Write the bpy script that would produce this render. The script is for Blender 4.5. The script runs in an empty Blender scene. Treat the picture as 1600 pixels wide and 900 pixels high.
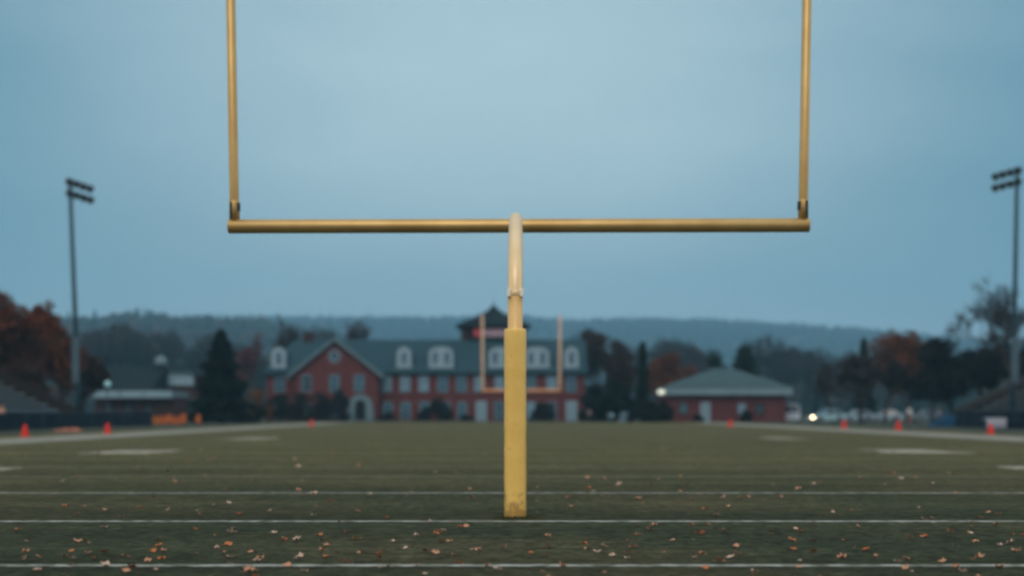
import bpy, bmesh, math, random
import numpy as np
from mathutils import Vector, Matrix
R = math.radians
random.seed(7)
rng = np.random.default_rng(7)
scene = bpy.context.scene
C = scene.collection

# ------------------------------------------------------------------ camera, sky, sun, exposure
F, HZ, CH = 2220.0, 645.0, 1.1            # focal length and horizon in pixels of the 1600 wide photo, eye height
cam = bpy.data.cameras.new('camera')
camo = bpy.data.objects.new('camera', cam)
C.objects.link(camo)
camo.location = (0, 0, CH)
camo.rotation_euler = (R(90), 0, 0)
cam.sensor_width = 36
cam.lens = 36 * F / 1600
cam.shift_y = (HZ - 450) / 1600
cam.clip_start = 0.1
cam.clip_end = 12000
cam.dof.use_dof = True
cam.dof.focus_distance = 13.0
cam.dof.aperture_fstop = 0.74
scene.camera = camo

SUN_EL, SUN_AZ = 44, 188                   # degrees; azimuth from straight ahead
world = bpy.data.worlds.new('World')
scene.world = world
world.use_nodes = True
nt = world.node_tree
N, L = nt.nodes, nt.links
N.clear()
def wn(t, **k):
    n = N.new(t)
    for a, b in k.items(): setattr(n, a, b)
    return n
out = wn('ShaderNodeOutputWorld'); bg = wn('ShaderNodeBackground')
sky = wn('ShaderNodeTexSky', sky_type='NISHITA', sun_disc=False)
sky.sun_elevation = R(SUN_EL); sky.sun_rotation = R(SUN_AZ)
sky.air_density = 1.0; sky.dust_density = 3.0
tc = wn('ShaderNodeTexCoord')
dot = wn('ShaderNodeVectorMath', operation='DOT_PRODUCT')
gdir = Vector((-0.012, 1, 0.20)).normalized()
dot.inputs[1].default_value = gdir
L.new(tc.outputs['Generated'], dot.inputs[0])
acos = wn('ShaderNodeMath', operation='ARCCOSINE'); L.new(dot.outputs['Value'], acos.inputs[0])
glow = wn('ShaderNodeMapRange', interpolation_type='SMOOTHSTEP')
glow.inputs['From Min'].default_value = R(1); glow.inputs['From Max'].default_value = R(27)
glow.inputs['To Min'].default_value = 1; glow.inputs['To Max'].default_value = 0
L.new(acos.outputs[0], glow.inputs['Value'])
mapn = wn('ShaderNodeMapping'); mapn.inputs['Scale'].default_value = (1, 1, 3.5)
L.new(tc.outputs['Generated'], mapn.inputs[0])
noi = wn('ShaderNodeTexNoise'); noi.inputs['Scale'].default_value = 2.6; noi.inputs['Detail'].default_value = 5
L.new(mapn.outputs[0], noi.inputs['Vector'])
nadd = wn('ShaderNodeMath', operation='MULTIPLY_ADD'); nadd.inputs[1].default_value = 0.75; nadd.inputs[2].default_value = -0.36
L.new(noi.outputs['Fac'], nadd.inputs[0])
gsum = wn('ShaderNodeMath', operation='ADD', use_clamp=True)
L.new(glow.outputs[0], gsum.inputs[0]); L.new(nadd.outputs[0], gsum.inputs[1])
mixc = wn('ShaderNodeMix', data_type='RGBA')
mixc.inputs['A'].default_value = (1.10, 2.50, 3.40, 1)      # overcast away from the bright patch (x strength)
mixc.inputs['B'].default_value = (5.5, 7.15, 7.65, 1)      # bright patch of the cloud
L.new(gsum.outputs[0], mixc.inputs['Factor'])
sep = wn('ShaderNodeSeparateXYZ'); L.new(tc.outputs['Generated'], sep.inputs[0])
hor = wn('ShaderNodeMapRange', interpolation_type='SMOOTHSTEP')      # paler band of cloud along the horizon
hor.inputs['From Min'].default_value = 0.13; hor.inputs['From Max'].default_value = 0.0
hor.inputs['To Max'].default_value = 0.9
L.new(sep.outputs['Z'], hor.inputs['Value'])
mixh = wn('ShaderNodeMix', data_type='RGBA'); L.new(hor.outputs[0], mixh.inputs['Factor'])
L.new(mixc.outputs['Result'], mixh.inputs['A']); mixh.inputs['B'].default_value = (5.8, 7.0, 7.9, 1)
zen = wn('ShaderNodeMapRange', interpolation_type='SMOOTHSTEP')
zen.inputs['From Min'].default_value = 0.38; zen.inputs['From Max'].default_value = 0.95
L.new(sep.outputs['Z'], zen.inputs['Value'])
mixz = wn('ShaderNodeMix', data_type='RGBA')
L.new(zen.outputs[0], mixz.inputs['Factor']); L.new(mixh.outputs['Result'], mixz.inputs['A'])
mixz.inputs['B'].default_value = (8.2, 8.8, 9.2, 1)         # the cloud deck overhead is brighter
back = wn('ShaderNodeMapRange', interpolation_type='SMOOTHSTEP')     # glow added behind the camera to light the post pad
back.inputs['From Min'].default_value = 0.15; back.inputs['From Max'].default_value = -0.85
L.new(sep.outputs['Y'], back.inputs['Value'])
mixb = wn('ShaderNodeMix', data_type='RGBA'); L.new(back.outputs[0], mixb.inputs['Factor'])
L.new(mixz.outputs['Result'], mixb.inputs['A']); mixb.inputs['B'].default_value = (4.0, 4.1, 4.1, 1)
sidea = wn('ShaderNodeMath', operation='ABSOLUTE'); L.new(sep.outputs['X'], sidea.inputs[0])
side = wn('ShaderNodeMapRange', interpolation_type='SMOOTHSTEP')      # warm glow added at both sides to brighten the pad's edges
side.inputs['From Min'].default_value = 0.62; side.inputs['From Max'].default_value = 0.95
L.new(sidea.outputs[0], side.inputs['Value'])
mixq = wn('ShaderNodeMix', data_type='RGBA'); L.new(side.outputs[0], mixq.inputs['Factor'])
L.new(mixb.outputs['Result'], mixq.inputs['A']); mixq.inputs['B'].default_value = (16.5, 13.8, 10.6, 1)
mixs = wn('ShaderNodeMix', data_type='RGBA'); mixs.inputs['Factor'].default_value = 0.06
L.new(mixq.outputs['Result'], mixs.inputs['A']); L.new(sky.outputs[0], mixs.inputs['B'])
L.new(mixs.outputs['Result'], bg.inputs['Color']); bg.inputs['Strength'].default_value = 0.1
L.new(bg.outputs[0], out.inputs['Surface'])

sl = bpy.data.lights.new('sun', 'SUN'); sl.energy = 1.25; sl.angle = R(40); sl.color = (1.0, 0.84, 0.66)
so = bpy.data.objects.new('sun', sl); C.objects.link(so)
sd = Vector((math.sin(R(SUN_AZ)) * math.cos(R(SUN_EL)), math.cos(R(SUN_AZ)) * math.cos(R(SUN_EL)), math.sin(R(SUN_EL))))
so.rotation_euler = sd.to_track_quat('Z', 'Y').to_euler()
so.location = (0, 0, 60)

vs = scene.view_settings
vs.view_transform = 'Standard'; vs.look = 'None'; vs.gamma = 1; vs.use_curve_mapping = False; vs.exposure = 0.12
scene.cycles.use_denoising = True
scene.cycles.filter_width = 2.6
scene.cycles.max_bounces = 6
scene.cycles.volume_bounces = 1
scene.cycles.sample_clamp_indirect = 4

# ------------------------------------------------------------------ helpers
def at(px, py, D):
    return Vector(((px - 800) / F * D, D, CH + (HZ - py) / F * D))
def gx(px, D): return (px - 800) / F * D
def gd(py): return F * CH / (py - HZ)                      # distance of a ground point seen at py

def mat(name, col, rough=0.8, col2=None, scale=5.0, metal=0.0, bump=0.0, bscale=None, spec=0.15, emit=None, estr=0, stretch=None, detail=4, coat=0):
    m = bpy.data.materials.new(name); m.use_nodes = True
    t = m.node_tree; b = t.nodes['Principled BSDF']
    b.inputs['Base Color'].default_value = (*col, 1)
    b.inputs['Roughness'].default_value = rough
    b.inputs['Metallic'].default_value = metal
    b.inputs['Specular IOR Level'].default_value = spec
    b.inputs['Coat Weight'].default_value = coat
    if emit:
        b.inputs['Emission Color'].default_value = (*emit, 1); b.inputs['Emission Strength'].default_value = estr
    tcn = t.nodes.new('ShaderNodeTexCoord'); mp = t.nodes.new('ShaderNodeMapping')
    t.links.new(tcn.outputs['Object'], mp.inputs[0])
    if stretch: mp.inputs['Scale'].default_value = stretch
    if col2:
        n = t.nodes.new('ShaderNodeTexNoise'); n.inputs['Scale'].default_value = scale; n.inputs['Detail'].default_value = detail
        t.links.new(mp.outputs[0], n.inputs['Vector'])
        mr = t.nodes.new('ShaderNodeMapRange'); mr.inputs['From Min'].default_value = 0.35; mr.inputs['From Max'].default_value = 0.65
        t.links.new(n.outputs['Fac'], mr.inputs['Value'])
        mx = t.nodes.new('ShaderNodeMix'); mx.data_type = 'RGBA'
        mx.inputs['A'].default_value = (*col, 1); mx.inputs['B'].default_value = (*col2, 1)
        t.links.new(mr.outputs[0], mx.inputs['Factor']); t.links.new(mx.outputs['Result'], b.inputs['Base Color'])
    if bump:
        n2 = t.nodes.new('ShaderNodeTexNoise'); n2.inputs['Scale'].default_value = bscale or scale * 4; n2.inputs['Detail'].default_value = 3
        t.links.new(mp.outputs[0], n2.inputs['Vector'])
        bp = t.nodes.new('ShaderNodeBump'); bp.inputs['Strength'].default_value = bump; bp.inputs['Distance'].default_value = 0.02
        t.links.new(n2.outputs['Fac'], bp.inputs['Height']); t.links.new(bp.outputs[0], b.inputs['Normal'])
    return m

def brick_mat(name, c1, c2, mortar):
    m = mat(name, c1, 0.9)
    t = m.node_tree; b = t.nodes['Principled BSDF']
    tcn = t.nodes.new('ShaderNodeTexCoord'); sp = t.nodes.new('ShaderNodeSeparateXYZ'); cb = t.nodes.new('ShaderNodeCombineXYZ')
    ad = t.nodes.new('ShaderNodeMath'); ad.operation = 'ADD'
    t.links.new(tcn.outputs['Object'], sp.inputs[0])
    t.links.new(sp.outputs['X'], ad.inputs[0]); t.links.new(sp.outputs['Y'], ad.inputs[1])
    t.links.new(ad.outputs[0], cb.inputs['X']); t.links.new(sp.outputs['Z'], cb.inputs['Y'])
    br = t.nodes.new('ShaderNodeTexBrick'); br.inputs['Scale'].default_value = 1.0
    br.inputs['Brick Width'].default_value = 0.23; br.inputs['Row Height'].default_value = 0.075; br.inputs['Mortar Size'].default_value = 0.008
    br.inputs['Color1'].default_value = (*c1, 1); br.inputs['Color2'].default_value = (*c2, 1); br.inputs['Mortar'].default_value = (*mortar, 1)
    t.links.new(cb.outputs[0], br.inputs['Vector'])
    n = t.nodes.new('ShaderNodeTexNoise'); n.inputs['Scale'].default_value = 0.6; n.inputs['Detail'].default_value = 5
    t.links.new(tcn.outputs['Object'], n.inputs['Vector'])
    mx = t.nodes.new('ShaderNodeMix'); mx.data_type = 'RGBA'; mx.blend_type = 'MULTIPLY'
    mx.inputs['Factor'].default_value = 0.7
    cr = t.nodes.new('ShaderNodeMapRange'); cr.inputs['To Min'].default_value = 0.55; cr.inputs['To Max'].default_value = 1.3
    t.links.new(n.outputs['Fac'], cr.inputs['Value'])
    t.links.new(br.outputs['Color'], mx.inputs['A']); t.links.new(cr.outputs[0], mx.inputs['B'])
    t.links.new(mx.outputs['Result'], b.inputs['Base Color'])
    return m

def tag(o, label=None, cat=None, group=None, kind=None):
    if label: o['label'] = label
    if cat: o['category'] = cat
    if group: o['group'] = group
    if kind: o['kind'] = kind
    return o
def empty(name, loc, rz=0, label=None, cat=None, group=None):
    o = bpy.data.objects.new(name, None); C.objects.link(o)
    o.location = loc; o.rotation_euler = (0, 0, rz); o.empty_display_size = 0.3
    return tag(o, label, cat, group)
def children(o): return [c for c in bpy.data.objects if c.parent == o]
def copy_tree(o, parent=None):
    c = o.copy(); C.objects.link(c)
    if parent: c.parent = parent
    for ch in CH_MAP.get(o.name, []):
        copy_tree(ch, c)
    return c
CH_MAP = {}

class MB:
    def __init__(s): s.v = []; s.f = []
    def add(s, vs, fs):
        o = len(s.v); s.v += [tuple(v) for v in vs]; s.f += [tuple(i + o for i in f) for f in fs]; return s
    def box(s, x0, x1, y0, y1, z0, z1):
        return s.add([(x0,y0,z0),(x1,y0,z0),(x1,y1,z0),(x0,y1,z0),(x0,y0,z1),(x1,y0,z1),(x1,y1,z1),(x0,y1,z1)],
                     [(0,3,2,1),(4,5,6,7),(0,1,5,4),(1,2,6,5),(2,3,7,6),(3,0,4,7)])
    def tube(s, pts, rad, n=12, cap=True):
        pts = [Vector(p) for p in pts]
        if not hasattr(rad, '__len__'): rad = [rad] * len(pts)
        vs = []; fs = []
        t0 = (pts[1] - pts[0]).normalized()
        u = t0.orthogonal().normalized()
        for i, p in enumerate(pts):
            t = (pts[min(i+1, len(pts)-1)] - pts[max(i-1, 0)]).normalized()
            u = (u - t * u.dot(t)).normalized(); w = t.cross(u)
            for k in range(n):
                a = 2*math.pi*k/n
                vs.append(p + (u*math.cos(a) + w*math.sin(a)) * rad[i])
        for i in range(len(pts)-1):
            for k in range(n):
                fs.append((i*n+k, i*n+(k+1)%n, (i+1)*n+(k+1)%n, (i+1)*n+k))
        if cap:
            fs.append(tuple(range(n-1, -1, -1))); fs.append(tuple(range((len(pts)-1)*n, len(pts)*n)))
        return s.add(vs, fs)
    def lathe(s, prof, n=32, cx=0, cy=0):
        vs = []; fs = []
        for r, z in prof:
            for k in range(n):
                a = 2*math.pi*k/n; vs.append((cx + r*math.cos(a), cy + r*math.sin(a), z))
        for i in range(len(prof)-1):
            for k in range(n):
                fs.append((i*n+k, i*n+(k+1)%n, (i+1)*n+(k+1)%n, (i+1)*n+k))
        fs.append(tuple(range(n-1,-1,-1))); fs.append(tuple(range((len(prof)-1)*n, len(prof)*n)))
        return s.add(vs, fs)
    def prism(s, poly, y0, y1, axis='y'):
        """poly of (a,b): axis y -> (x,z) extruded along y; axis x -> (y,z) along x"""
        n = len(poly)
        if axis == 'y':
            vs = [(a, y0, b) for a, b in poly] + [(a, y1, b) for a, b in poly]
        else:
            vs = [(y0, a, b) for a, b in poly] + [(y1, a, b) for a, b in poly]
        fs = [tuple(range(n)), tuple(range(2*n-1, n-1, -1))] + [(i, i+n, (i+1)%n+n, (i+1)%n) for i in range(n)]
        return s.add(vs, fs)
    def build(s, name, m, parent=None, smooth=False, bevel=0):
        me = bpy.data.meshes.new(name); me.from_pydata(s.v, [], s.f); me.validate()
        bm = bmesh.new(); bm.from_mesh(me)
        bmesh.ops.recalc_face_normals(bm, faces=bm.faces)
        bm.to_mesh(me); bm.free()
        me.materials.append(m)
        if smooth:
            me.polygons.foreach_set('use_smooth', [len(p.vertices) == 4 for p in me.polygons])
        o = bpy.data.objects.new(name, me); C.objects.link(o)
        if bevel:
            b = o.modifiers.new('bevel', 'BEVEL'); b.width = bevel; b.segments = 2; b.limit_method = 'ANGLE'
        if parent:
            o.parent = parent; CH_MAP.setdefault(parent.name, []).append(o)
        return o
def np_mesh(name, V, Fc, m, parent=None, attr=None):
    """V (n,3), Fc (k,3|4) arrays"""
    me = bpy.data.meshes.new(name)
    k, w = Fc.shape
    me.vertices.add(len(V)); me.vertices.foreach_set('co', V.astype(np.float32).ravel())
    me.loops.add(k*w); me.loops.foreach_set('vertex_index', Fc.astype(np.int32).ravel())
    me.polygons.add(k); me.polygons.foreach_set('loop_start', np.arange(0, k*w, w, dtype=np.int32))
    if attr is not None:
        a = me.attributes.new('tint', 'FLOAT', 'POINT'); a.data.foreach_set('value', attr.astype(np.float32))
    me.update(calc_edges=True); me.validate()
    me.materials.append(m)
    o = bpy.data.objects.new(name, me); C.objects.link(o)
    if parent:
        o.parent = parent; CH_MAP.setdefault(parent.name, []).append(o)
    return o

# ------------------------------------------------------------------ materials
M = {}
M['gold'] = mat('gold_paint', (0.55, 0.38, 0.16), 0.42, (0.47, 0.31, 0.12), 3, metal=0.60, spec=0.5, bump=0.03, bscale=40)
M['neck'] = mat('skylit_gold_paint', (0.86, 0.67, 0.42), 0.42, (0.80, 0.60, 0.34), 3, metal=0.25, spec=0.5, bump=0.03, bscale=40)  # paler gold: sky reflection on the curved neck put into the colour
M['post_gold'] = mat('warm_gold_paint', (0.80, 0.54, 0.24), 0.42, (0.72, 0.47, 0.19), 3, metal=0.3, spec=0.5)
M['pad'] = mat('yellow_vinyl', (0.88, 0.60, 0.17), 0.30, (0.82, 0.54, 0.14), 4, bump=0.15, bscale=14, metal=0.0, spec=0.5)
M['bright'] = mat('pale_glint', (0.85, 0.83, 0.78), 0.3)  # near-white colour painted for the two glints at the collar
def soil(m, col, z0, z1, scale):
    t = m.node_tree; b = t.nodes['Principled BSDF']; src = b.inputs['Base Color'].links[0].from_socket
    tcn = t.nodes.new('ShaderNodeTexCoord'); sp = t.nodes.new('ShaderNodeSeparateXYZ'); t.links.new(tcn.outputs['Object'], sp.inputs[0])
    n = t.nodes.new('ShaderNodeTexNoise'); n.inputs['Scale'].default_value = scale; n.inputs['Detail'].default_value = 5; t.links.new(tcn.outputs['Object'], n.inputs['Vector'])
    mr = t.nodes.new('ShaderNodeMapRange'); mr.inputs['From Min'].default_value = z1; mr.inputs['From Max'].default_value = z0; mr.inputs['To Min'].default_value = -0.12; mr.inputs['To Max'].default_value = 0.32
    t.links.new(sp.outputs['Z'], mr.inputs['Value'])
    ad = t.nodes.new('ShaderNodeMath'); ad.operation = 'ADD'; t.links.new(mr.outputs[0], ad.inputs[0]); t.links.new(n.outputs['Fac'], ad.inputs[1])
    m2 = t.nodes.new('ShaderNodeMapRange'); m2.inputs['From Min'].default_value = 0.52; m2.inputs['From Max'].default_value = 0.72; m2.inputs['To Max'].default_value = 0.7
    t.links.new(ad.outputs[0], m2.inputs['Value'])
    mx = t.nodes.new('ShaderNodeMix'); mx.data_type = 'RGBA'; mx.inputs['B'].default_value = (*col, 1)
    t.links.new(m2.outputs[0], mx.inputs['Factor']); t.links.new(src, mx.inputs['A']); t.links.new(mx.outputs['Result'], b.inputs['Base Color'])
soil(M['pad'], (0.30, 0.17, 0.06), 0.0, 0.35, 13)
M['dark'] = mat('dark_steel', (0.03, 0.035, 0.04), 0.5)
M['farpost'] = mat('weathered_cream_paint', (0.62, 0.42, 0.28), 0.5, (0.55, 0.40, 0.28), 1)
M['farpost2'] = mat('weathered_orange_paint', (0.75, 0.36, 0.16), 0.5, (0.65, 0.33, 0.17), 1)
M['galv'] = mat('galvanised_steel', (0.026, 0.060, 0.085), 0.7, (0.022, 0.050, 0.072), 2, metal=0.3)
M['conc'] = mat('pale_steel_sleeve', (0.085, 0.14, 0.185), 0.6, (0.065, 0.11, 0.15), 1)
M['lamp'] = mat('lamp_housing', (0.02, 0.025, 0.03), 0.5)
M['lens'] = mat('dark_lamp_glass', (0.05, 0.06, 0.07), 0.15)
M['navy'] = mat('navy_windscreen', (0.006, 0.016, 0.030), 0.85, (0.010, 0.022, 0.038), 0.8)
M['post'] = mat('fence_steel', (0.05, 0.07, 0.09), 0.5)
M['alu'] = mat('aluminium_bench', (0.21, 0.27, 0.31), 0.6, (0.16, 0.21, 0.25), 1.5, metal=0.2)
M['alu2'] = mat('weathered_bench', (0.13, 0.16, 0.18), 0.7, (0.10, 0.125, 0.14), 1.5, metal=0.1)
M['riser'] = mat('bleacher_riser', (0.040, 0.055, 0.065), 0.7)
M['rust'] = mat('brown_rail', (0.022, 0.019, 0.018), 0.7)
M['brick'] = brick_mat('red_brick', (0.150, 0.034, 0.034), (0.112, 0.025, 0.028), (0.10, 0.07, 0.07))
M['brick2'] = brick_mat('dull_red_brick', (0.140, 0.036, 0.042), (0.105, 0.028, 0.034), (0.10, 0.07, 0.07))
M['brickdark'] = brick_mat('dark_brick', (0.058, 0.027, 0.028), (0.045, 0.022, 0.024), (0.055, 0.04, 0.04))
M['slate'] = mat('green_grey_slate', (0.024, 0.066, 0.092), 0.8, (0.019, 0.052, 0.074), 1.5, stretch=(1, 1, 3))
M['slatedark'] = mat('dark_slate', (0.009, 0.020, 0.028), 0.85, (0.007, 0.016, 0.022), 1.2)
M['metalroof'] = mat('pale_metal_roof', (0.050, 0.095, 0.115), 0.7, (0.040, 0.080, 0.098), 1.2)
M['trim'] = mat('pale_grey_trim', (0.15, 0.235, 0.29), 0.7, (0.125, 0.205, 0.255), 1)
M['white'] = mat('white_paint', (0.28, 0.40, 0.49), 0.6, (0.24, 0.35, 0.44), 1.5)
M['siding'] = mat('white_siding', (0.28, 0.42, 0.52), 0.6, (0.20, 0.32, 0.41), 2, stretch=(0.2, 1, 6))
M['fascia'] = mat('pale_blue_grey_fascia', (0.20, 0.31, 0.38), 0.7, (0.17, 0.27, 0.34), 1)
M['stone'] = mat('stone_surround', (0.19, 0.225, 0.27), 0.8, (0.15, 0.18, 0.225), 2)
M['glass'] = mat('window_glass', (0.06, 0.17, 0.24), 0.08, (0.04, 0.11, 0.17), 0.7, spec=0.9, metal=0.7)
M['blind'] = mat('window_with_blind', (0.17, 0.33, 0.46), 0.35, (0.13, 0.27, 0.39), 0.9, spec=0.7)
M['void'] = mat('dark_doorway', (0.008, 0.010, 0.012), 0.8)
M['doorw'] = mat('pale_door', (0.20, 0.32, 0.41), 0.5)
M['signred'] = mat('sign_red', (0.80, 0.10, 0.14), 0.5, emit=(0.9, 0.12, 0.18), estr=0.2)  # slight emission added to sign colours, lifting letters dimmed by the eave
M['signpink'] = mat('sign_pale', (0.75, 0.55, 0.70), 0.5, emit=(0.8, 0.50, 0.66), estr=0.12)
M['cone'] = mat('cone_orange', (0.72, 0.035, 0.020), 0.5, (0.64, 0.03, 0.018), 3)
M['conebase'] = mat('cone_base', (0.70, 0.10, 0.035), 0.6)
M['orange'] = mat('barrier_orange', (0.38, 0.10, 0.022), 0.6, (0.27, 0.075, 0.02), 3)
M['yelor'] = mat('barrier_amber', (0.34, 0.13, 0.024), 0.6, (0.25, 0.09, 0.024), 3)
M['lav'] = mat('pale_cloth', (0.48, 0.52, 0.64), 0.7); M['lav2'] = mat('grey_cloth', (0.34, 0.37, 0.48), 0.7)
M['tarp'] = mat('salmon_tarp', (0.42, 0.15, 0.09), 0.7, (0.45, 0.18, 0.12), 2, bump=0.5, bscale=6)
M['blue'] = mat('blue_tarp', (0.004, 0.045, 0.105), 0.75, (0.004, 0.036, 0.08), 3, bump=0.4, bscale=4)
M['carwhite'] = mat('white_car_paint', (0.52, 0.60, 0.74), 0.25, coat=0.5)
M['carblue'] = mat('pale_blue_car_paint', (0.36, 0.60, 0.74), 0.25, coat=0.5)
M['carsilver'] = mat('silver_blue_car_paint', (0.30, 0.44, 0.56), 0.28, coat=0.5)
M['cardark'] = mat('grey_blue_car_paint', (0.12, 0.20, 0.27), 0.28, coat=0.5)
M['cartrim'] = mat('car_trim', (0.012, 0.013, 0.015), 0.6)
M['carglass'] = mat('car_glass', (0.02, 0.03, 0.04), 0.05, spec=0.9)
M['tyre'] = mat('tyre_rubber', (0.012, 0.012, 0.013), 0.85)
M['rim'] = mat('wheel_rim', (0.35, 0.36, 0.38), 0.35, metal=0.7)
M['tail'] = mat('tail_lamp', (0.30, 0.02, 0.02), 0.3)
M['headoff'] = mat('headlight_glass', (0.55, 0.58, 0.60), 0.15)
M['headon'] = mat('lit_headlight', (0.9, 0.8, 0.6), 0.3, emit=(1.0, 0.66, 0.36), estr=26)
M['floodon'] = mat('lit_floodlight', (0.9, 0.85, 0.7), 0.3, emit=(0.85, 0.88, 0.72), estr=0.9)
M['tealon'] = mat('lit_teal_globe', (0.5, 0.8, 0.85), 0.3, emit=(0.16, 0.55, 0.66), estr=0.22)
M['bark'] = mat('bark', (0.045, 0.036, 0.032), 0.9, (0.030, 0.025, 0.024), 6, bump=0.6)
M['twig'] = mat('twigs', (0.036, 0.031, 0.032), 0.9, (0.028, 0.025, 0.026), 3)
def leafmat(name, a, b, c=None):
    m = mat(name, a, 0.85, b, 0.55, spec=0.06)
    t = m.node_tree; bs = t.nodes['Principled BSDF']
    at_ = t.nodes.new('ShaderNodeAttribute'); at_.attribute_name = 'tint'
    mr = t.nodes.new('ShaderNodeMapRange'); mr.inputs['To Min'].default_value = 0.6; mr.inputs['To Max'].default_value = 1.35
    t.links.new(at_.outputs['Fac'], mr.inputs['Value'])
    src = bs.inputs['Base Color'].links[0].from_socket
    mx = t.nodes.new('ShaderNodeMix'); mx.data_type = 'RGBA'; mx.blend_type = 'MULTIPLY'; mx.inputs['Factor'].default_value = 1
    t.links.new(src, mx.inputs['A']); t.links.new(mr.outputs[0], mx.inputs['B'])
    t.links.new(mx.outputs['Result'], bs.inputs['Base Color'])
    return m
M['l_rust'] = leafmat('russet_leaves', (0.175, 0.054, 0.021), (0.090, 0.032, 0.018))
M['l_orange'] = leafmat('orange_leaves', (0.165, 0.058, 0.026), (0.065, 0.032, 0.022))
M['l_brown'] = leafmat('brown_leaves', (0.055, 0.028, 0.020), (0.034, 0.022, 0.019))
M['l_pink'] = leafmat('red_leaves', (0.200, 0.035, 0.030), (0.110, 0.030, 0.030))
M['l_gold'] = leafmat('amber_leaves', (0.200, 0.090, 0.018), (0.100, 0.050, 0.018))
M['l_dark'] = leafmat('dark_evergreen', (0.009, 0.014, 0.012), (0.015, 0.020, 0.016))
M['l_cyp'] = leafmat('cypress_green', (0.012, 0.024, 0.019), (0.018, 0.032, 0.024))
M['l_bush'] = leafmat('dull_shrub_leaves', (0.013, 0.015, 0.014), (0.020, 0.018, 0.016))
M['l_purp'] = leafmat('bare_twig_mass', (0.050, 0.042, 0.044), (0.036, 0.034, 0.036))

# ------------------------------------------------------------------ ground, field, lines
def ground_mat():
    m = bpy.data.materials.new('turf'); m.use_nodes = True
    t = m.node_tree; b = t.nodes['Principled BSDF']; b.inputs['Roughness'].default_value = 0.9
    b.inputs['Specular IOR Level'].default_value = 0.05
    tcn = t.nodes.new('ShaderNodeTexCoord')
    def noise(sc, st, det=4):
        mp = t.nodes.new('ShaderNodeMapping'); mp.inputs['Scale'].default_value = st
        n = t.nodes.new('ShaderNodeTexNoise'); n.inputs['Scale'].default_value = sc; n.inputs['Detail'].default_value = det
        t.links.new(tcn.outputs['Object'], mp.inputs[0]); t.links.new(mp.outputs[0], n.inputs['Vector']); return n
    def mix(fac, a, bb, blend='MIX'):
        x = t.nodes.new('ShaderNodeMix'); x.data_type = 'RGBA'; x.blend_type = blend
        for sck, v in (('Factor', fac), ('A', a), ('B', bb)):
            if isinstance(v, (tuple, float, int)): x.inputs[sck].default_value = v
            else: t.links.new(v, x.inputs[sck])
        return x.outputs['Result']
    def mr(src, a, bb, c=0, d=1):
        x = t.nodes.new('ShaderNodeMapRange'); x.inputs['From Min'].default_value = a; x.inputs['From Max'].default_value = bb
        x.inputs['To Min'].default_value = c; x.inputs['To Max'].default_value = d; t.links.new(src, x.inputs['Value']); return x.outputs[0]
    sp = t.nodes.new('ShaderNodeSeparateXYZ'); t.links.new(tcn.outputs['Object'], sp.inputs[0])
    dry = mr(sp.outputs['Y'], 13.5, 34)                                     # end zone turf is greener, midfield is worn and dry
    big = noise(0.16, (1, 1, 1)); mid = noise(1.1, (0.35, 1, 1), 5); fine = noise(55, (1, 1, 1), 3)
    base = mix(dry, (0.050, 0.066, 0.042, 1), (0.146, 0.142, 0.070, 1))
    base = mix(mr(big.outputs['Fac'], 0.40, 0.62, 0, 0.45), base, (0.175, 0.150, 0.080, 1))
    base = mix(mr(mid.outputs['Fac'], 0.42, 0.66, 0, 0.5), base, (0.050, 0.066, 0.040, 1))
    s5 = noise(15.0, (0.7, 1, 1), 5); base = mix(1.0, base, mr(s5.outputs['Fac'], 0.34, 0.66, 0.50, 1.50), 'MULTIPLY')
    s3 = noise(5.0, (0.6, 1, 1), 6); base = mix(1.0, base, mr(s3.outputs['Fac'], 0.33, 0.67, 0.66, 1.34), 'MULTIPLY')
    s4 = noise(0.55, (0.04, 1, 1), 2); base = mix(1.0, base, mr(s4.outputs['Fac'], 0.36, 0.64, 0.82, 1.18), 'MULTIPLY')
    v = mr(fine.outputs['Fac'], 0.30, 0.70, 0.55, 1.45)
    base = mix(1.0, base, v, 'MULTIPLY')
    base = mix(1.0, base, (0.78, 0.76, 0.74, 1), 'MULTIPLY')
    t.links.new(base, b.inputs['Base Color'])
    bp = t.nodes.new('ShaderNodeBump'); bp.inputs['Strength'].default_value = 0.9; bp.inputs['Distance'].default_value = 0.03
    f2 = noise(70, (1, 1, 1), 4); t.links.new(f2.outputs['Fac'], bp.inputs['Height']); t.links.new(bp.outputs[0], b.inputs['Normal'])
    return m, base
M['turf'], _ = ground_mat()
M['grass'] = mat('rough_grass', (0.050, 0.060, 0.042), 0.95, (0.036, 0.046, 0.036), 0.15, bump=0.5, bscale=8)
M['asphalt'] = mat('asphalt', (0.045, 0.048, 0.050), 0.85, (0.055, 0.057, 0.058), 0.5)
M['track'] = mat('sideline_path', (0.070, 0.085, 0.066), 0.9, (0.055, 0.070, 0.055), 0.4)
def paint_mat(name, lo, hi, worn, sc=9, f0=0.36, f1=0.56):
    m = mat(name, worn, 0.85, lo, sc, detail=6)
    t = m.node_tree
    for n in t.nodes:
        if n.type == 'MAP_RANGE': n.inputs['From Min'].default_value = f0; n.inputs['From Max'].default_value = f1
    return m
M['line'] = paint_mat('worn_line_paint', (0.35, 0.37, 0.35), None, (0.10, 0.11, 0.078), 7, 0.38, 0.60)
M['line2'] = paint_mat('faded_line_paint', (0.21, 0.215, 0.17), None, (0.10, 0.105, 0.06), 5)
M['number'] = paint_mat('faded_number_paint', (0.42, 0.40, 0.33), None, (0.15, 0.145, 0.095), 2.2, 0.28, 0.55)
M['border'] = paint_mat('chalky_border_paint', (0.25, 0.25, 0.215), None, (0.17, 0.17, 0.14), 0.5)

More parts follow.
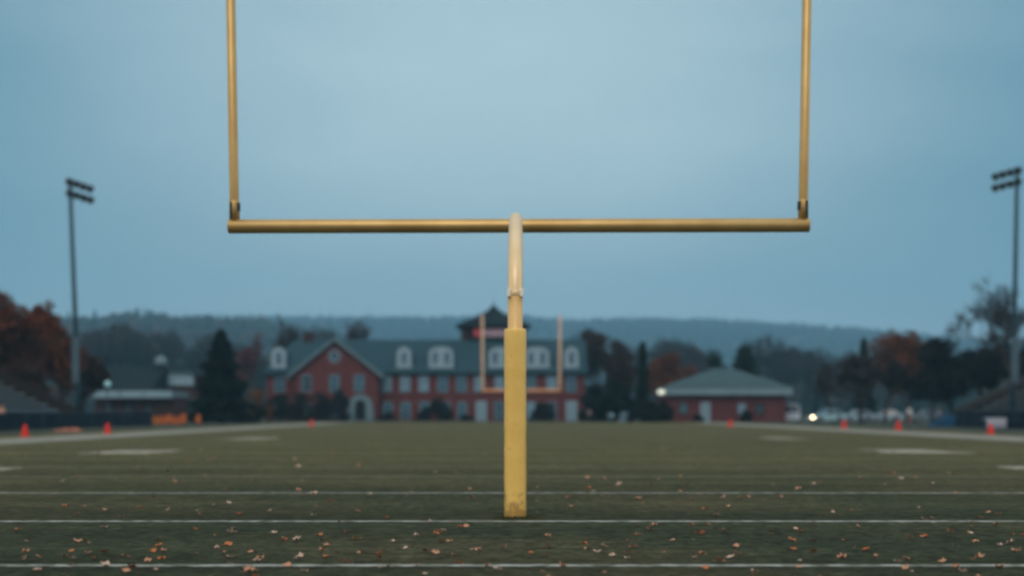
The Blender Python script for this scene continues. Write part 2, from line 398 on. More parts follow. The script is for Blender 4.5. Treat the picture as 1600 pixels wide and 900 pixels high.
def sheet(name, x0, x1, y0, y1, z, m, nx=1, ny=1):
    b = MB()
    for i in range(nx):
        for j in range(ny):
            xa, xb = x0+(x1-x0)*i/nx, x0+(x1-x0)*(i+1)/nx; ya, yb = y0+(y1-y0)*j/ny, y0+(y1-y0)*(j+1)/ny
            b.add([(xa,ya,z),(xb,ya,z),(xb,yb,z),(xa,yb,z)], [(0,1,2,3)])
    o = b.build(name, m); tag(o, kind='structure')
    return o
sheet('ground', -4300, 4300, -300, 4300, -0.012, M['grass'])
sheet('football_field', -24.5, 26, -12, 163, 0.0, M['turf'])
sheet('parking_lot', 20, 95, 165.5, 186, -0.006, M['asphalt'])
sheet('footpath', -60, 19.5, 184, 185.6, -0.006, M['asphalt'])
for x0, x1 in ((-21.4, -17.6), (19.3, 23.3)):
    sheet('sideline_border', x0, x1, 20, 160, 0.004, M['border'])
for i, D in enumerate((10.2, 14.35, 19.4, 24.4, 29.3, 34.2, 39.1, 44, 49, 54, 59, 64, 69, 74, 79, 84, 89, 94, 99, 104, 109, 114)):
    w = (0.15, 0.19, 0.20)[min(i, 2)]
    sheet('yard_line', -17.5, 19.2, D - w/2, D + w/2, 0.005, M['line'] if i < 3 else M['line2'])
# worn painted figures beside the sidelines: seen end on they read as blurred white bars
def number_mark(px0, px1, py0, py1):
    Da, Db = gd(py1), gd(py0); Dm = (Da+Db)/2
    xa, xb = gx(px0, Dm), gx(px1, Dm)
    b = MB(); rs = random.Random(int(px0)); k = 4
    for q in range(k):                                     # ragged parallel strokes of worn paint
        ya = Da+(Db-Da)*q/k; yb = Da+(Db-Da)*(q+1)/k; n = 14
        ua = xa+(xb-xa)*rs.uniform(-0.04, 0.16); ub = xb-(xb-xa)*rs.uniform(-0.04, 0.16)
        lo = []; hi = []
        for i in range(n+1):
            x = ua+(ub-ua)*i/n; e = min(1, 0.35+min(i, n-i)*0.4)
            m_ = (ya+yb)/2; hh = (yb-ya)/2*e
            lo.append((x, m_-hh*rs.uniform(0.55, 0.98), 0.006)); hi.append((x, m_+hh*rs.uniform(0.55, 0.98), 0.006))
        b.add(lo+hi, [(i, i+1, n+2+i, n+1+i) for i in range(n)])
    o = b.build('painted_yard_mark', M['number']); tag(o, kind='structure')
for a in ((135,270,703.5,709.5), (355,438,684,687), (-40,20,731.5,737), (1358,1498,702.5,708.5), (1562,1640,729,734), (1192,1250,683.5,686.5)):
    number_mark(*a)

# ------------------------------------------------------------------ hills
prof_px = [-600, -200, 0, 130, 200, 270, 350, 420, 500, 600, 700, 800, 880, 950, 1050, 1150, 1250, 1350, 1450, 1500, 1600, 1800, 2200]
prof_py = [520, 512, 506, 503, 501, 500, 499, 498, 498, 500, 499, 497, 504, 502, 501, 506, 512, 521, 531, 538, 548, 560, 575]
def sstep(t): t = np.clip(t, 0, 1); return t*t*(3-2*t)
TREE = 11
def far_h(x, y):
    px = x/3200*F + 800
    py = np.interp(px, prof_px, prof_py)
    top = CH + (HZ - py)/F*3200 - TREE
    up = sstep((y-1500)/1700.0)
    dn = 1 - 0.5*sstep((y-3200)/900.0)
    wob = 7*np.sin(x/170+1.3)*np.sin(y/230.0) + 4*np.sin(x/61+y/90.0)
    return (top*up*dn) + wob*up*(1-up)*4*0.6 - 2
def near_h(x, y):
    px = x/1500*F + 800
    py = np.interp(px, [-900, 0, 120, 200, 262, 300, 420, 520, 640, 760, 2400], [530, 512, 507, 504, 499, 498, 500, 520, 560, 630, 660])
    top = CH + (HZ - py)/F*1500 - TREE*0.9
    up = sstep((y-520)/980.0); dn = 1 - sstep((y-1500)/600.0)
    return top*up*dn + 2.5*np.sin(x/47+y/60.0)*up*dn - 2
def near_r(x, y):
    px = x/1300*F + 800
    py = np.interp(px, [-2000, 1100, 1200, 1320, 1420, 1500, 1650, 2600], [660, 655, 606, 578, 566, 560, 552, 540])
    top = CH + (HZ - py)/F*1300 - TREE*0.9
    up = sstep((y-560)/740.0); dn = 1 - sstep((y-1300)/500.0)
    return top*up*dn + 2.0*np.sin(x/51+y/66.0)*up*dn - 2
def terrain(name, fn, x0, x1, y0, y1, nx, ny, m):
    X, Y = np.meshgrid(np.linspace(x0, x1, nx), np.linspace(y0, y1, ny))
    Z = fn(X, Y)
    V = np.stack([X.ravel(), Y.ravel(), Z.ravel()], 1)
    i = (np.arange(ny-1)[:, None]*nx + np.arange(nx-1)[None, :]).ravel()
    Fc = np.stack([i, i+1, i+nx+1, i+nx], 1)
    o = np_mesh(name, V, Fc, m); tag(o, kind='structure')
M['forestfloor'] = mat('forest_floor', (0.040, 0.038, 0.030), 0.95, (0.030, 0.034, 0.028), 0.02)
terrain('far_hill', far_h, -2600, 2600, 1480, 4200, 90, 60, M['forestfloor'])
terrain('near_hill', near_h, -1500, 500, 510, 2120, 60, 50, M['forestfloor'])
terrain('wooded_rise', near_r, 150, 1300, 545, 1810, 50, 40, M['forestfloor'])

def blob_templates(k, sub, conifer=False):
    out_ = []
    for _ in range(k):
        bm = bmesh.new(); bmesh.ops.create_icosphere(bm, subdivisions=sub, radius=1)
        V = np.array([v.co[:] for v in bm.verts]); Fc = np.array([[v.index for v in f.verts] for f in bm.faces])
        bm.free()
        V *= rng.uniform(0.72, 1.18, (len(V), 1))
        if conifer:
            V[:, :2] *= (0.62*(1.05-V[:, 2:3])*0.8 + 0.05)
        V[:, 2] = V[:, 2]*0.5 + 0.5
        out_.append((V, Fc))
    return out_
def forest_mat(name, stops):
    m = bpy.data.materials.new(name); m.use_nodes = True; t = m.node_tree; b = t.nodes['Principled BSDF']
    b.inputs['Roughness'].default_value = 0.9; b.inputs['Specular IOR Level'].default_value = 0.05
    a = t.nodes.new('ShaderNodeAttribute'); a.attribute_name = 'tint'
    cr = t.nodes.new('ShaderNodeValToRGB'); cr.color_ramp.interpolation = 'LINEAR'
    e = cr.color_ramp.elements
    e[0].position = 0; e[0].color = (*stops[0][1], 1); e[1].position = 1; e[1].color = (*stops[-1][1], 1)
    for p, c in stops[1:-1]:
        q = e.new(p); q.color = (*c, 1)
    t.links.new(a.outputs['Fac'], cr.inputs[0])
    n = t.nodes.new('ShaderNodeTexNoise'); n.inputs['Scale'].default_value = 0.35; n.inputs['Detail'].default_value = 4
    tcn = t.nodes.new('ShaderNodeTexCoord'); t.links.new(tcn.outputs['Object'], n.inputs['Vector'])
    mr = t.nodes.new('ShaderNodeMapRange'); mr.inputs['To Min'].default_value = 0.4; mr.inputs['To Max'].default_value = 1.6
    t.links.new(n.outputs['Fac'], mr.inputs['Value'])
    mx = t.nodes.new('ShaderNodeMix'); mx.data_type = 'RGBA'; mx.blend_type = 'MULTIPLY'; mx.inputs['Factor'].default_value = 1
    t.links.new(cr.outputs[0], mx.inputs['A']); t.links.new(mr.outputs[0], mx.inputs['B'])
    t.links.new(mx.outputs['Result'], b.inputs['Base Color'])
    return m
def forest(name, X, Y, Z, H, W, m, label, sub=1, con=0.25, tint=None):
    tb, tcn_ = blob_templates(7, sub), blob_templates(5, sub, True)
    Vs, Fs, As = [], [], []; off = 0
    for i in range(len(X)):
        isc = random.random() < con
        V, Fc = random.choice(tcn_ if isc else tb)
        a = random.uniform(0, 6.28); ca, sa = math.cos(a), math.sin(a)
        w = W[i]*(0.75 if isc else 1); h = H[i]*(1.2 if isc else 1)
        P = np.empty_like(V)
        P[:, 0] = (V[:, 0]*ca - V[:, 1]*sa)*w + X[i]; P[:, 1] = (V[:, 0]*sa + V[:, 1]*ca)*w + Y[i]; P[:, 2] = V[:, 2]*h + Z[i]
        Vs.append(P); Fs.append(Fc+off); off += len(V)
        tv = random.uniform(0, 0.3) if isc else (random.random()**1.2*0.7+0.3)
        As.append(np.full(len(V), tv))
    o = np_mesh(name, np.concatenate(Vs), np.concatenate(Fs), m, attr=np.concatenate(As))
    tag(o, label, 'woodland', kind='stuff')
M['forest'] = forest_mat('autumn_woodland', [(0, (0.009, 0.016, 0.014)), (0.3, (0.014, 0.021, 0.018)), (0.5, (0.032, 0.032, 0.031)), (0.9, (0.040, 0.034, 0.030)), (1, (0.075, 0.030, 0.018))])
n = 9500
Yf = rng.uniform(1750, 3330, n); Xf = rng.uniform(-0.50, 0.50, n)*Yf
# keep a dense row of crowns along the ridge
nr = 900
Yf[:nr] = rng.uniform(3120, 3260, nr)
forest('distant_woods', Xf, Yf, far_h(Xf, Yf)-3, rng.uniform(9, 21, n), rng.uniform(6, 11, n), M['forest'], 'hazy blue wooded ridge along the whole skyline, farthest woodland', con=0.3)
n = 3000
Yf = rng.uniform(620, 1560, n); Xf = (rng.uniform(-0.50, 0.0, n))*Yf
forest('hillside_woods', Xf, Yf, near_h(Xf, Yf)-2, rng.uniform(9, 17, n), rng.uniform(4.5, 8.5, n), M['forest'], 'nearer wooded hillside on the left, under the ridge', con=0.35)
n = 1500
Yf = rng.uniform(640, 1360, n); Xf = (rng.uniform(0.12, 0.50, n))*Yf
forest('slope_woods', Xf, Yf, near_r(Xf, Yf)-2, rng.uniform(8, 15, n), rng.uniform(4.5, 8, n), M['forest'], 'wooded slope on the right below the end of the ridge', con=0.35)

# ------------------------------------------------------------------ haze
hz = MB().box(-4500, 4500, -400, 4400, -3.0, 420).build('haze', M['dark'])
tag(hz, 'pale blue evening haze over the field and hills', 'haze', kind='stuff')
hm = bpy.data.materials.new('haze_air'); hm.use_nodes = True
ht = hm.node_tree; ht.nodes.clear()
ho = ht.nodes.new('ShaderNodeOutputMaterial'); hv = ht.nodes.new('ShaderNodeVolumePrincipled')
hv.inputs['Color'].default_value = (0.33, 0.72, 1.0, 1); hv.inputs['Density'].default_value = 0.00034
hv.inputs['Anisotropy'].default_value = 0.2
ht.links.new(hv.outputs[0], ho.inputs['Volume'])
hz.data.materials.clear(); hz.data.materials.append(hm)

# ------------------------------------------------------------------ goal posts
def goal_post(name, base, neck_h, reach, bar_z, half, r_bar, r_up, r_neck, up_len, pad, mats, label, lean=0.0175, tilt=0.0, cx=0.0, big=True):
    t = empty(name, base, 0, label, 'goal post', 'goal posts')
    gold, barm = mats
    n = 40 if big else 14
    MB().tube([(0, 0, 0), (0, 0, neck_h*0.5), (0, 0, neck_h-0.012)], r_neck, n).build('post', M['post_gold'] if big else gold, t, smooth=True)
    pts = [(0, 0, neck_h-0.01), (0, 0, neck_h-0.005), (0, 0, neck_h)]
    for k in range(1, 15):
        a = k/14*math.pi/2
        pts.append((cx*0.27*k/14, (reach-r_bar*0.5)*(1-math.cos(a)), neck_h + (bar_z+0.02-neck_h)*math.sin(a)))
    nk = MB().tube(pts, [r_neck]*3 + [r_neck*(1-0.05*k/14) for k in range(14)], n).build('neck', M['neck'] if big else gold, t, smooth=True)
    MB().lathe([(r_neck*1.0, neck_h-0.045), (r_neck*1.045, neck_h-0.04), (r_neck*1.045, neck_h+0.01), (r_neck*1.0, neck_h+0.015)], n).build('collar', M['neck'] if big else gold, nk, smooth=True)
    if big:
        for sx in (-1, 1):
            MB().box(sx*r_neck*0.86-0.019, sx*r_neck*0.86+0.019, -0.085, -0.02, neck_h-0.055, neck_h+0.025).build('glint_plate', M['bright'], nk, bevel=0.006)  # small pale plates stand in for glints on the collar's edges
        MB().lathe([(0.105, 0.004), (0.105, 0.03), (0.08, 0.033)], 32).build('base_plate', M['dark'], t)
    if pad:
        r, z1 = pad
        prof = [(r*0.97, 0.012), (r*1.0, 0.035)]
        for k in range(1, 20):
            z = 0.06 + (z1-0.08)*k/20
            prof.append((r*(1.0 + 0.012*math.sin(k*2.1) + 0.006*math.sin(k*5.3)), z))
        prof += [(r*1.0, z1-0.02), (r*0.965, z1), (r*0.90, z1+0.004), (r*0.72, z1-0.006), (r*0.68, z1-0.05)]
        pd = MB().lathe(prof, n).build('pad', M['pad'], t, smooth=True)
        if big:
            s = MB()                                          # vertical closing flap with laces on the field side
            s.box(-0.035, 0.035, r*0.995, r*1.05, 0.08, z1-0.06)
            s.build('flap', M['pad'], pd, bevel=0.004)
            s = MB()
            s.box(-0.012, 0.012, -r*1.02, -r*0.9, 0.006, 0.03)
            s.build('strap_end', M['dark'], pd)
    # crossbar
    dz = tilt*half
    cb = MB().tube([(cx-half, reach, bar_z-dz), (cx-half+0.01, reach, bar_z-dz), (cx+half-0.01, reach, bar_z+dz), (cx+half, reach, bar_z+dz)],
                   [r_bar*0.96, r_bar, r_bar, r_bar*0.96], n).build('crossbar', barm, t, smooth=True)
    for s in (-1, 1):
        bx = cx + s*(half-0.075 if big else half-r_up); bz = bar_z + s*dz + r_bar*0.4
        p0 = Vector((bx, reach, bz)); dirv = Vector((s*lean, 0, 1)).normalized()
        up = MB().tube([p0, p0+dirv*0.3, p0+dirv*up_len], [r_up, r_up, r_up*0.97], n if big else 10).build('upright', gold, t, smooth=True)
        if big:
            MB().tube([p0, p0+dirv*0.27, p0+dirv*0.28], [r_up*1.10, r_up*1.10, r_up*1.01], n).build('sleeve', gold, up, smooth=True)
            cl = MB()
            q = p0+dirv*0.20
            ox = s*-1 if s > 0 else 1                                     # bump on the inner side of each upright
            cl.box(q.x+ox*r_up*0.95-0.014, q.x+ox*r_up*0.95+0.014, reach-0.05, reach+0.03, q.z-0.05, q.z+0.05)
            cl.build('clamp', M['dark'], up)
            st = MB(); sx0 = q.x+s*r_up*0.55
            st.box(sx0-0.014, sx0+0.014, reach-r_up*1.12, reach-r_up*0.72, q.z-0.15, q.z+0.06)
            st.build('strap', M['dark'], up, bevel=0.004)
    return t
goal_post('goal_post', (gx(805, 14.8), 14.8, 0), 2.36, 2.6, 3.39, 3.555, 0.086, 0.057, 0.078, 6.1, (0.115, 1.97), (M['gold'], M['gold']),
          'big yellow goal post with a padded base standing in the foreground', tilt=0.0022, cx=0.050)
goal_post('goal_post', (gx(814, 129.6), 129.6, 0), 2.0, -2.6, 3.08, 3.55, 0.12, 0.115, 0.13, 6.7, (0.22, 1.9), (M['farpost'], M['farpost2']),
          'small pale goal post at the far end, before the brick hall', lean=0.006, big=False)

# ------------------------------------------------------------------ floodlight poles
def light_pole(base, top, arm0, arm1, label, lean, sx):
    t = empty('light_pole', base, 0, label, 'light pole', 'stadium light poles')
    tz = top
    P = lambda z: Vector((lean*z, 0, z))
    MB().tube([P(0.1), P(3.0), P(6.4), P(tz)], [0.20, 0.19, 0.17, 0.13], 16).build('pole', M['galv'], t, smooth=True)
    MB().tube([P(0), P(0.12), P(6.3), P(6.4)], [0.20, 0.19, 0.178, 0.172], 16).build('lower_sleeve', M['conc'], t, smooth=True)
    b = MB(); c = P(4.8); b.box(c.x-0.25, c.x+0.25, -0.33, -0.20, 3.2, 6.2); b.build('ballast_box', M['conc'], t, bevel=0.02)
    for z in (tz-0.15, tz-0.95):
        a0 = P(z)+Vector(arm0); a1 = P(z)+Vector(arm1)
        arm = MB().tube([a0, a1], 0.07, 8).build('crossarm', M['dark'], t)
        k = 4
        for i in range(k):
            q = a0.lerp(a1, i/(k-1))
            d = (a1-a0).normalized(); nrm = Vector((-d.y*sx, d.x*sx, 0)) if True else None
            face = Vector((sx*0.85, -0.45, -0.55)).normalized()
            cc = q + face*0.12 + Vector((0, 0, -0.05))
            lm = MB().tube([cc-face*0.16, cc-face*0.02, cc+face*0.22], [0.13, 0.24, 0.29], 14).build('floodlight', M['lamp'], t, smooth=True)
            MB().tube([cc+face*0.205, cc+face*0.228], [0.25, 0.25], 14).build('lens', M['lens'], lm)
            MB().tube([q, cc-face*0.1], 0.03, 6).build('bracket', M['dark'], lm)
    return t
light_pole((gx(124, 100), 100, 0), 17.6, (-0.10, -0.35, 0), (0.78, 1.6, -0.18), 'tall stadium light pole on the left, behind the navy fence', -0.038, 1)
light_pole((gx(1582, 100), 100, 0), 18.4, (0.12, -0.30, 0), (-0.88, 1.45, -0.15), 'tall stadium light pole at the right edge, in front of the bare tree', 0.018, -1)

# ------------------------------------------------------------------ fences with windscreen
def fence(x, y0, y1, h, label):
    t = empty('fence', (x, y0, 0), 0, label, 'fence', 'navy fences beside the field')
    L_ = y1-y0; k = int(L_/3)
    for i in range(k+1):
        MB().tube([(0, i*L_/k, 0), (0, i*L_/k, h+0.06)], 0.035, 8).build('post', M['post'], t, smooth=True)
    MB().tube([(0, 0, h+0.01), (0, L_, h+0.01)], 0.025, 8).build('top_rail', M['post'], t, smooth=True)
    s = -1 if x > 0 else 1
    for i in range(k):
        b = MB(); n_ = 8; ya = i*L_/k+0.02; yb = (i+1)*L_/k-0.02
        for j in range(n_):
            u0, u1 = ya+(yb-ya)*j/n_, ya+(yb-ya)*(j+1)/n_
            o0 = 0.045+0.02*math.sin(j*1.3+i); o1 = 0.045+0.02*math.sin((j+1)*1.3+i)
            zt0 = h-0.03-0.03*math.sin(math.pi*j/n_); zt1 = h-0.03-0.03*math.sin(math.pi*(j+1)/n_)
            b.add([(s*o0, u0, 0.05), (s*o1, u1, 0.05), (s*o1, u1, zt1), (s*o0, u0, zt0)], [(0,1,2,3)])
            b.add([(s*(o0-.008), u0, 0.05), (s*(o1-.008), u1, 0.05), (s*(o1-.008), u1, zt1), (s*(o0-.008), u0, zt0)], [(0,3,2,1)])
        b.build('windscreen', M['navy'], t)
    return t
fence(-30, 66, 112.5, 1.12, 'low fence with navy windscreen in front of the left bleachers')
fence(33, 68, 105.5, 1.28, 'low fence with navy windscreen in front of the right bleachers')
b = MB(); t = empty('fence', (-33.2, 113.0, 0), 0, 'dark screened fence end behind the corner of the left fence', 'fence')
for i in range(3):
    MB().tube([(i*2.3, 0, 0), (i*2.3, 0, 1.25)], 0.035, 8).build('post', M['post'], t, smooth=True)
MB().tube([(0, 0, 1.2), (4.6, 0, 1.2)], 0.025, 8).build('top_rail', M['post'], t, smooth=True)
for i in range(2):
    MB().box(i*2.3+0.03, i*2.3+2.27, -0.06, -0.045, 0.05, 1.17).build('windscreen', M['navy'], t)

# ------------------------------------------------------------------ bleachers
def bleacher(s, x0, yn, yf, slope, rows, label, benchm):
    t = empty('bleachers', (s*x0, yn, 0), 0, label, 'bleachers', 'bleachers beside the field')
    Ln = yf-yn; run = 0.82; rise = run*slope
    for i in range(rows):
        xa = i*run; z = 0.55 + i*rise
        b = MB(); b.box(min(s*(xa+.30), s*(xa+.58)), max(s*(xa+.30), s*(xa+.58)), 0, Ln, z+0.27, z+0.41); b.build('bench', benchm, t)
        b = MB(); b.box(min(s*(xa-.30), s*(xa+.27)), max(s*(xa-.30), s*(xa+.27)), 0, Ln, z-0.05, z); b.build('footboard', benchm, t)
        b = MB(); b.box(min(s*(xa+.57), s*(xa+.60)), max(s*(xa+.57), s*(xa+.60)), 0, Ln, z-0.2, z+0.345); b.build('riser', M['riser'], t)
    W = rows*run
    fr = MB()
    for y in np.linspace(0.2, Ln-0.2, 9):
        fr.prism([(s*0, 0), (s*W, 0), (s*W, 0.3+W*slope), (s*0, 0.45)][::s], y-0.04, y+0.04)
    fr.build('frame', M['post'], t)
    # guard rail with dark mesh panel down the far end, and along the back
    for y in (Ln+0.03,):
        g = MB(); g.prism([(s*-.2, 0.6), (s*W, 0.6+W*slope), (s*W, 1.45+W*slope), (s*-.2, 1.40)][::s], y, y+0.04); g.build('end_panel', M['rust'], t)
        r = MB(); r.tube([(s*-.2, y+0.02, 1.48), (s*W, y+0.02, 1.53+W*slope)], 0.035, 8)
        r.tube([(s*-.2, y-0.04, 1.12), (s*W, y-0.04, 1.17+W*slope)], 0.03, 8); r.build('end_rail', M['alu2'] if s > 0 else M['rust'], t)
    r = MB()
    for y in np.linspace(0.1, Ln, 14): r.tube([(s*W, y, W*slope), (s*W, y, W*slope+1.6)], 0.03, 6)
    r.tube([(s*W, 0, W*slope+1.6), (s*W, Ln, W*slope+1.6)], 0.03, 6); r.build('back_rail', M['post'], t)
    return t
bleacher(-1, 32.4, 50, 105, 0.49, 11, 'left bleachers with pale bench rows behind the navy fence', M['alu'])
bleacher(1, 35.2, 55, 112, 0.45, 10, 'right bleachers with a pale end rail, at the right edge', M['alu2'])

# ------------------------------------------------------------------ buildings
def arch_pts(w, h, n=10, z0=0.0, flat=0.0):
    """arched outline, width w, total height h, springing at h-w/2*(1-flat)"""
    r = w/2; sp = h-r*(1-flat)
    pts = [(-r, z0), (r, z0)]
    for k in range(n+1):
        a = math.pi*k/n; pts.append((r*math.cos(a), sp+(h-sp)*math.sin(a)))
    return pts
def window(parent, cx, z0, w, h, yf, arched=False, glass='glass', surround='stone', name='window', muntin=True):
    """frame proud of wall front plane yf (front faces -y)"""
    out_ = arch_pts(w, h, 10, 0, 0.3) if arched else [(-w/2, 0), (w/2, 0), (w/2, h), (-w/2, h)]
    q = 0.16
    k = [(x*(1+2*q/w) , z*(1+q/h)) for x, z in out_]
    fr = MB(); fr.prism([(cx+x, z0+z-0.03) for x, z in k], yf-0.06, yf-0.003)
    fo = fr.build(name, M[surround], parent)
    g = MB(); g.prism([(cx+x, z0+z) for x, z in out_], yf-0.075, yf-0.062); g.build('pane' if name == 'window' else 'door_leaf', M[glass], fo)
    if muntin:
        mn = MB(); mn.box(cx-0.035, cx+0.035, yf-0.10, yf-0.078, z0, z0+h*0.98); mn.box(cx-w/2, cx-0.036, yf-0.10, yf-0.078, z0+h*0.5-0.04, z0+h*0.5+0.04)
        mn.box(cx+0.036, cx+w/2, yf-0.10, yf-0.078, z0+h*0.5-0.04, z0+h*0.5+0.04)
        mn.build('glazing_bar', M['trim'], fo)
    s = MB(); s.box(cx-w/2-0.2, cx+w/2+0.2, yf-0.16, yf-0.103, z0-0.18, z0-0.04); s.build('sill', M[surround], fo)
    return fo

DH = 190.0
hall = empty('brick_hall', (0, DH, 0), 0, 'long red brick hall with slate roof, arched dormers and a front gable', 'building')
sc = F/DH
hx = lambda px: (px-800)/sc
hzv = lambda py: CH+(HZ-py)/sc
xl, xg0, xg1, xr = hx(417), hx(465), hx(593), hx(913)
ze, zr = hzv(584), 11.2
dep = 11.0
MB().box(xl, xr, 0, dep, 0, ze).build('wall', M['brick'], hall)
# main roof: hipped left end, gabled right end
zr = 10.95; yr = dep/2
rf = MB()
o_ = 0.45
V = [(xl-o_, -o_, ze), (xr+o_, -o_, ze), (xr+o_, dep+o_, ze), (xl-o_, dep+o_, ze), (xl+2.9, yr, zr), (xr+o_, yr, zr)]
V2 = [(x, y, z+0.22) for x, y, z in V]
rf.add(V2, [(0,1,5,4), (2,3,4,5), (3,0,4), (1,2,5), (0,3,2,1)])
roof = rf.build('roof', M['slate'], hall)
MB().box(xl-o_-.05, xg0-0.5, -o_-0.12, -o_-0.003, ze-0.05, ze+0.30).build('eave_board', M['slate'], hall)
MB().box(xg1+0.5, xr+o_+.05, -o_-0.12, -o_-0.003, ze-0.05, ze+0.30).build('eave_board', M['slate'], hall)
MB().box(xl-o_, xr+o_, -o_+0.01, dep, ze-0.05, ze+0.21).build('soffit', M['trim'], hall)
g = MB(); g.prism([(0, ze+0.1), (dep, ze+0.1), (yr, zr+0.1)], xr-0.25, xr-0.003, 'x'); g.build('gable_wall', M['brick'], hall)
# front gable wing
yw = -3.0
xa, zg = hx(528), hzv(531)
gw = MB()
gw.prism([(xg0, 0), (xg1, 0), (xg1, ze), (xa, zg-0.35), (xg0, ze)], yw, 0.2)
gwall = gw.build('gable_wing_wall', M['brick'], hall)
def slab(p0, p1, y0, y1, th, m, name, parent):
    (x0, z0), (x1, z1) = p0, p1
    b = MB(); b.prism([(x0, z0), (x1, z1), (x1, z1+th), (x0, z0+th)], y0, y1); return b.build(name, m, parent)
slab((xg0-0.9, ze-0.62), (xa, zg), yw-0.5, yr, 0.2, M['slate'], 'gable_roof', hall)
slab((xa, zg), (xg1+0.9, ze-0.62), yw-0.5, yr, 0.2, M['slate'], 'gable_roof', hall)
slab((xg0-0.95, ze-0.80), (xa, zg-0.25), yw-0.66, yw-0.503, 0.42, M['trim'], 'verge_board', hall)
slab((xa, zg-0.25), (xg1+0.95, ze-0.80), yw-0.66, yw-0.503, 0.42, M['trim'], 'verge_board', hall)
# round window in the gable
rw = MB(); rc = (hx(527), hzv(558))
rw.prism([(rc[0]+0.85*math.cos(a*math.pi/12), rc[1]+0.95*math.sin(a*math.pi/12)) for a in range(24)], yw-0.08, yw-0.003)
rwo = rw.build('window', M['stone'], hall)
rw = MB(); rw.prism([(rc[0]+0.5*math.cos(a*math.pi/12), rc[1]+0.6*math.sin(a*math.pi/12)) for a in range(24)], yw-0.1, yw-0.083); rw.build('pane', M['glass'], rwo)
rw = MB(); rw.box(rc[0]-0.5, rc[0]+0.5, yw-0.13, yw-0.103, rc[1]-0.04, rc[1]+0.04); rw.build('glazing_bar', M['trim'], rwo)
zu, hu, wu = hzv(611), 2.0, 1.15
for px in (484, 527, 565): window(hall, hx(px), zu, wu*0.95, hu, yw, glass='glass')
window(hall, hx(437), zu, wu, hu, 0)
glz = {633: 'blind', 662: 'blind', 604: 'blind', 749: 'blind', 781: 'blind', 862: 'blind'}
for px in (604, 633, 662, 692, 721, 749, 781, 806, 829, 862, 892): window(hall, hx(px), zu, wu, hu, 0, glass=glz.get(px, 'glass'))
zl = hzv(652)
for px in (485, 530): window(hall, hx(px), zl, 1.0, 1.7, yw, glass='blind')
for px, gl in ((437, 'glass'), (606, 'glass'), (634, 'glass'), (663, 'glass'), (697, 'glass'), (722, 'glass'), (780, 'glass'), (805, 'glass'), (829, 'blind'), (862, 'glass')):
    window(hall, hx(px), zl-0.2, 1.1, 2.2, 0, arched=px in (606, 634, 722), glass=gl)
for px in (752, 893): window(hall, hx(px), 0.15, 1.15, 2.4, 0, glass='doorw', surround='white', name='door', muntin=False)
# arched entrance with pale surround
ax = hx(567)
ar = MB(); outer = arch_pts(3.25, 3.5, 16); inner = arch_pts(1.35, 2.75, 16)
ar.prism([(ax+x, z+0.02) for x, z in outer], yw-0.28, yw-0.003); aro = ar.build('entrance_arch', M['trim'], hall)
ar = MB(); ar.prism([(ax+x, z+0.03) for x, z in inner], yw-0.31, yw-0.283); ar.build('door', M['void'], aro)
ar = MB(); ar.box(ax-1.8, ax-1.46, yw-0.9, yw-0.3, 0, 1.4); ar.box(ax+1.46, ax+1.8, yw-0.9, yw-0.3, 0, 1.4); ar.build('pier', M['trim'], aro)
ar = MB(); ar.box(ax-1.4, ax+1.4, yw-1.3, yw-0.32, 0, 0.14); ar.build('doorstep', M['stone'], aro)
# dormers: roof plane  z = ze+.22 + (y+o_)*(zr+.22-ze-.22)/(yr+o_)
k_ = (zr-ze)/(yr+o_)
def dormer(px, nwin):
    w = 1.95 if nwin == 1 else 3.3
    z0 = hzv(574); z1 = hzv(542); y0 = (z0-ze-0.22)/k_-o_-0.15
    y1 = (z1-ze-0.22)/k_-o_+0.6
    x = hx(px); h = z1-z0
    d = MB()
    if nwin == 1: pl = arch_pts(w, h, 12, 0, 0.0)
    else:
        pl = [(-w/2, 0), (w/2, 0)] + [(w/2*math.cos(math.pi*k/14), h-1.1+1.1*math.sin(math.pi*k/14)**0.6) for k in range(15)]
    d.prism([(x+a, z0+c) for a, c in pl], y0, y0+0.25); do = d.build('dormer', M['white'], hall)
    d = MB(); d.prism([(x+a*0.985, z0+c*0.985-0.0) for a, c in pl], y0+0.253, y1); d.build('dormer_cheek', M['slate'], do)
    for cx in ((0,) if nwin == 1 else (-0.78, 0.78)):
        iw = 0.62
        d = MB(); d.prism([(x+cx+a, z0+0.5+c) for a, c in arch_pts(iw, 1.55, 10)], y0-0.03, y0-0.004); g_ = d.build('dormer_window', M['glass'], do)
        d = MB(); d.box(x+cx-iw/2, x+cx+iw/2, y0-0.06, y0-0.033, z0+1.15, z0+1.2); d.build('glazing_bar', M['white'], do)
    d = MB(); d.box(x-w/2-0.1, x+w/2+0.1, y0-0.15, y0-0.064, z0-0.1, z0+0.08); d.build('dormer_sill', M['white'], do)
for px, k in ((435, 1), (631, 1), (689, 2), (783, 2), (839, 2), (893, 1)): dormer(px, k)
# chimneys
for px, z in ((473, 12.0),):
    cx = hx(px); b = MB(); b.box(cx-0.7, cx+0.7, yr-0.5, yr+0.6, zr-1, z); b.box(cx-0.8, cx+0.8, yr-0.6, yr+0.7, z, z+0.2); b.build('chimney', M['brickdark'], hall)
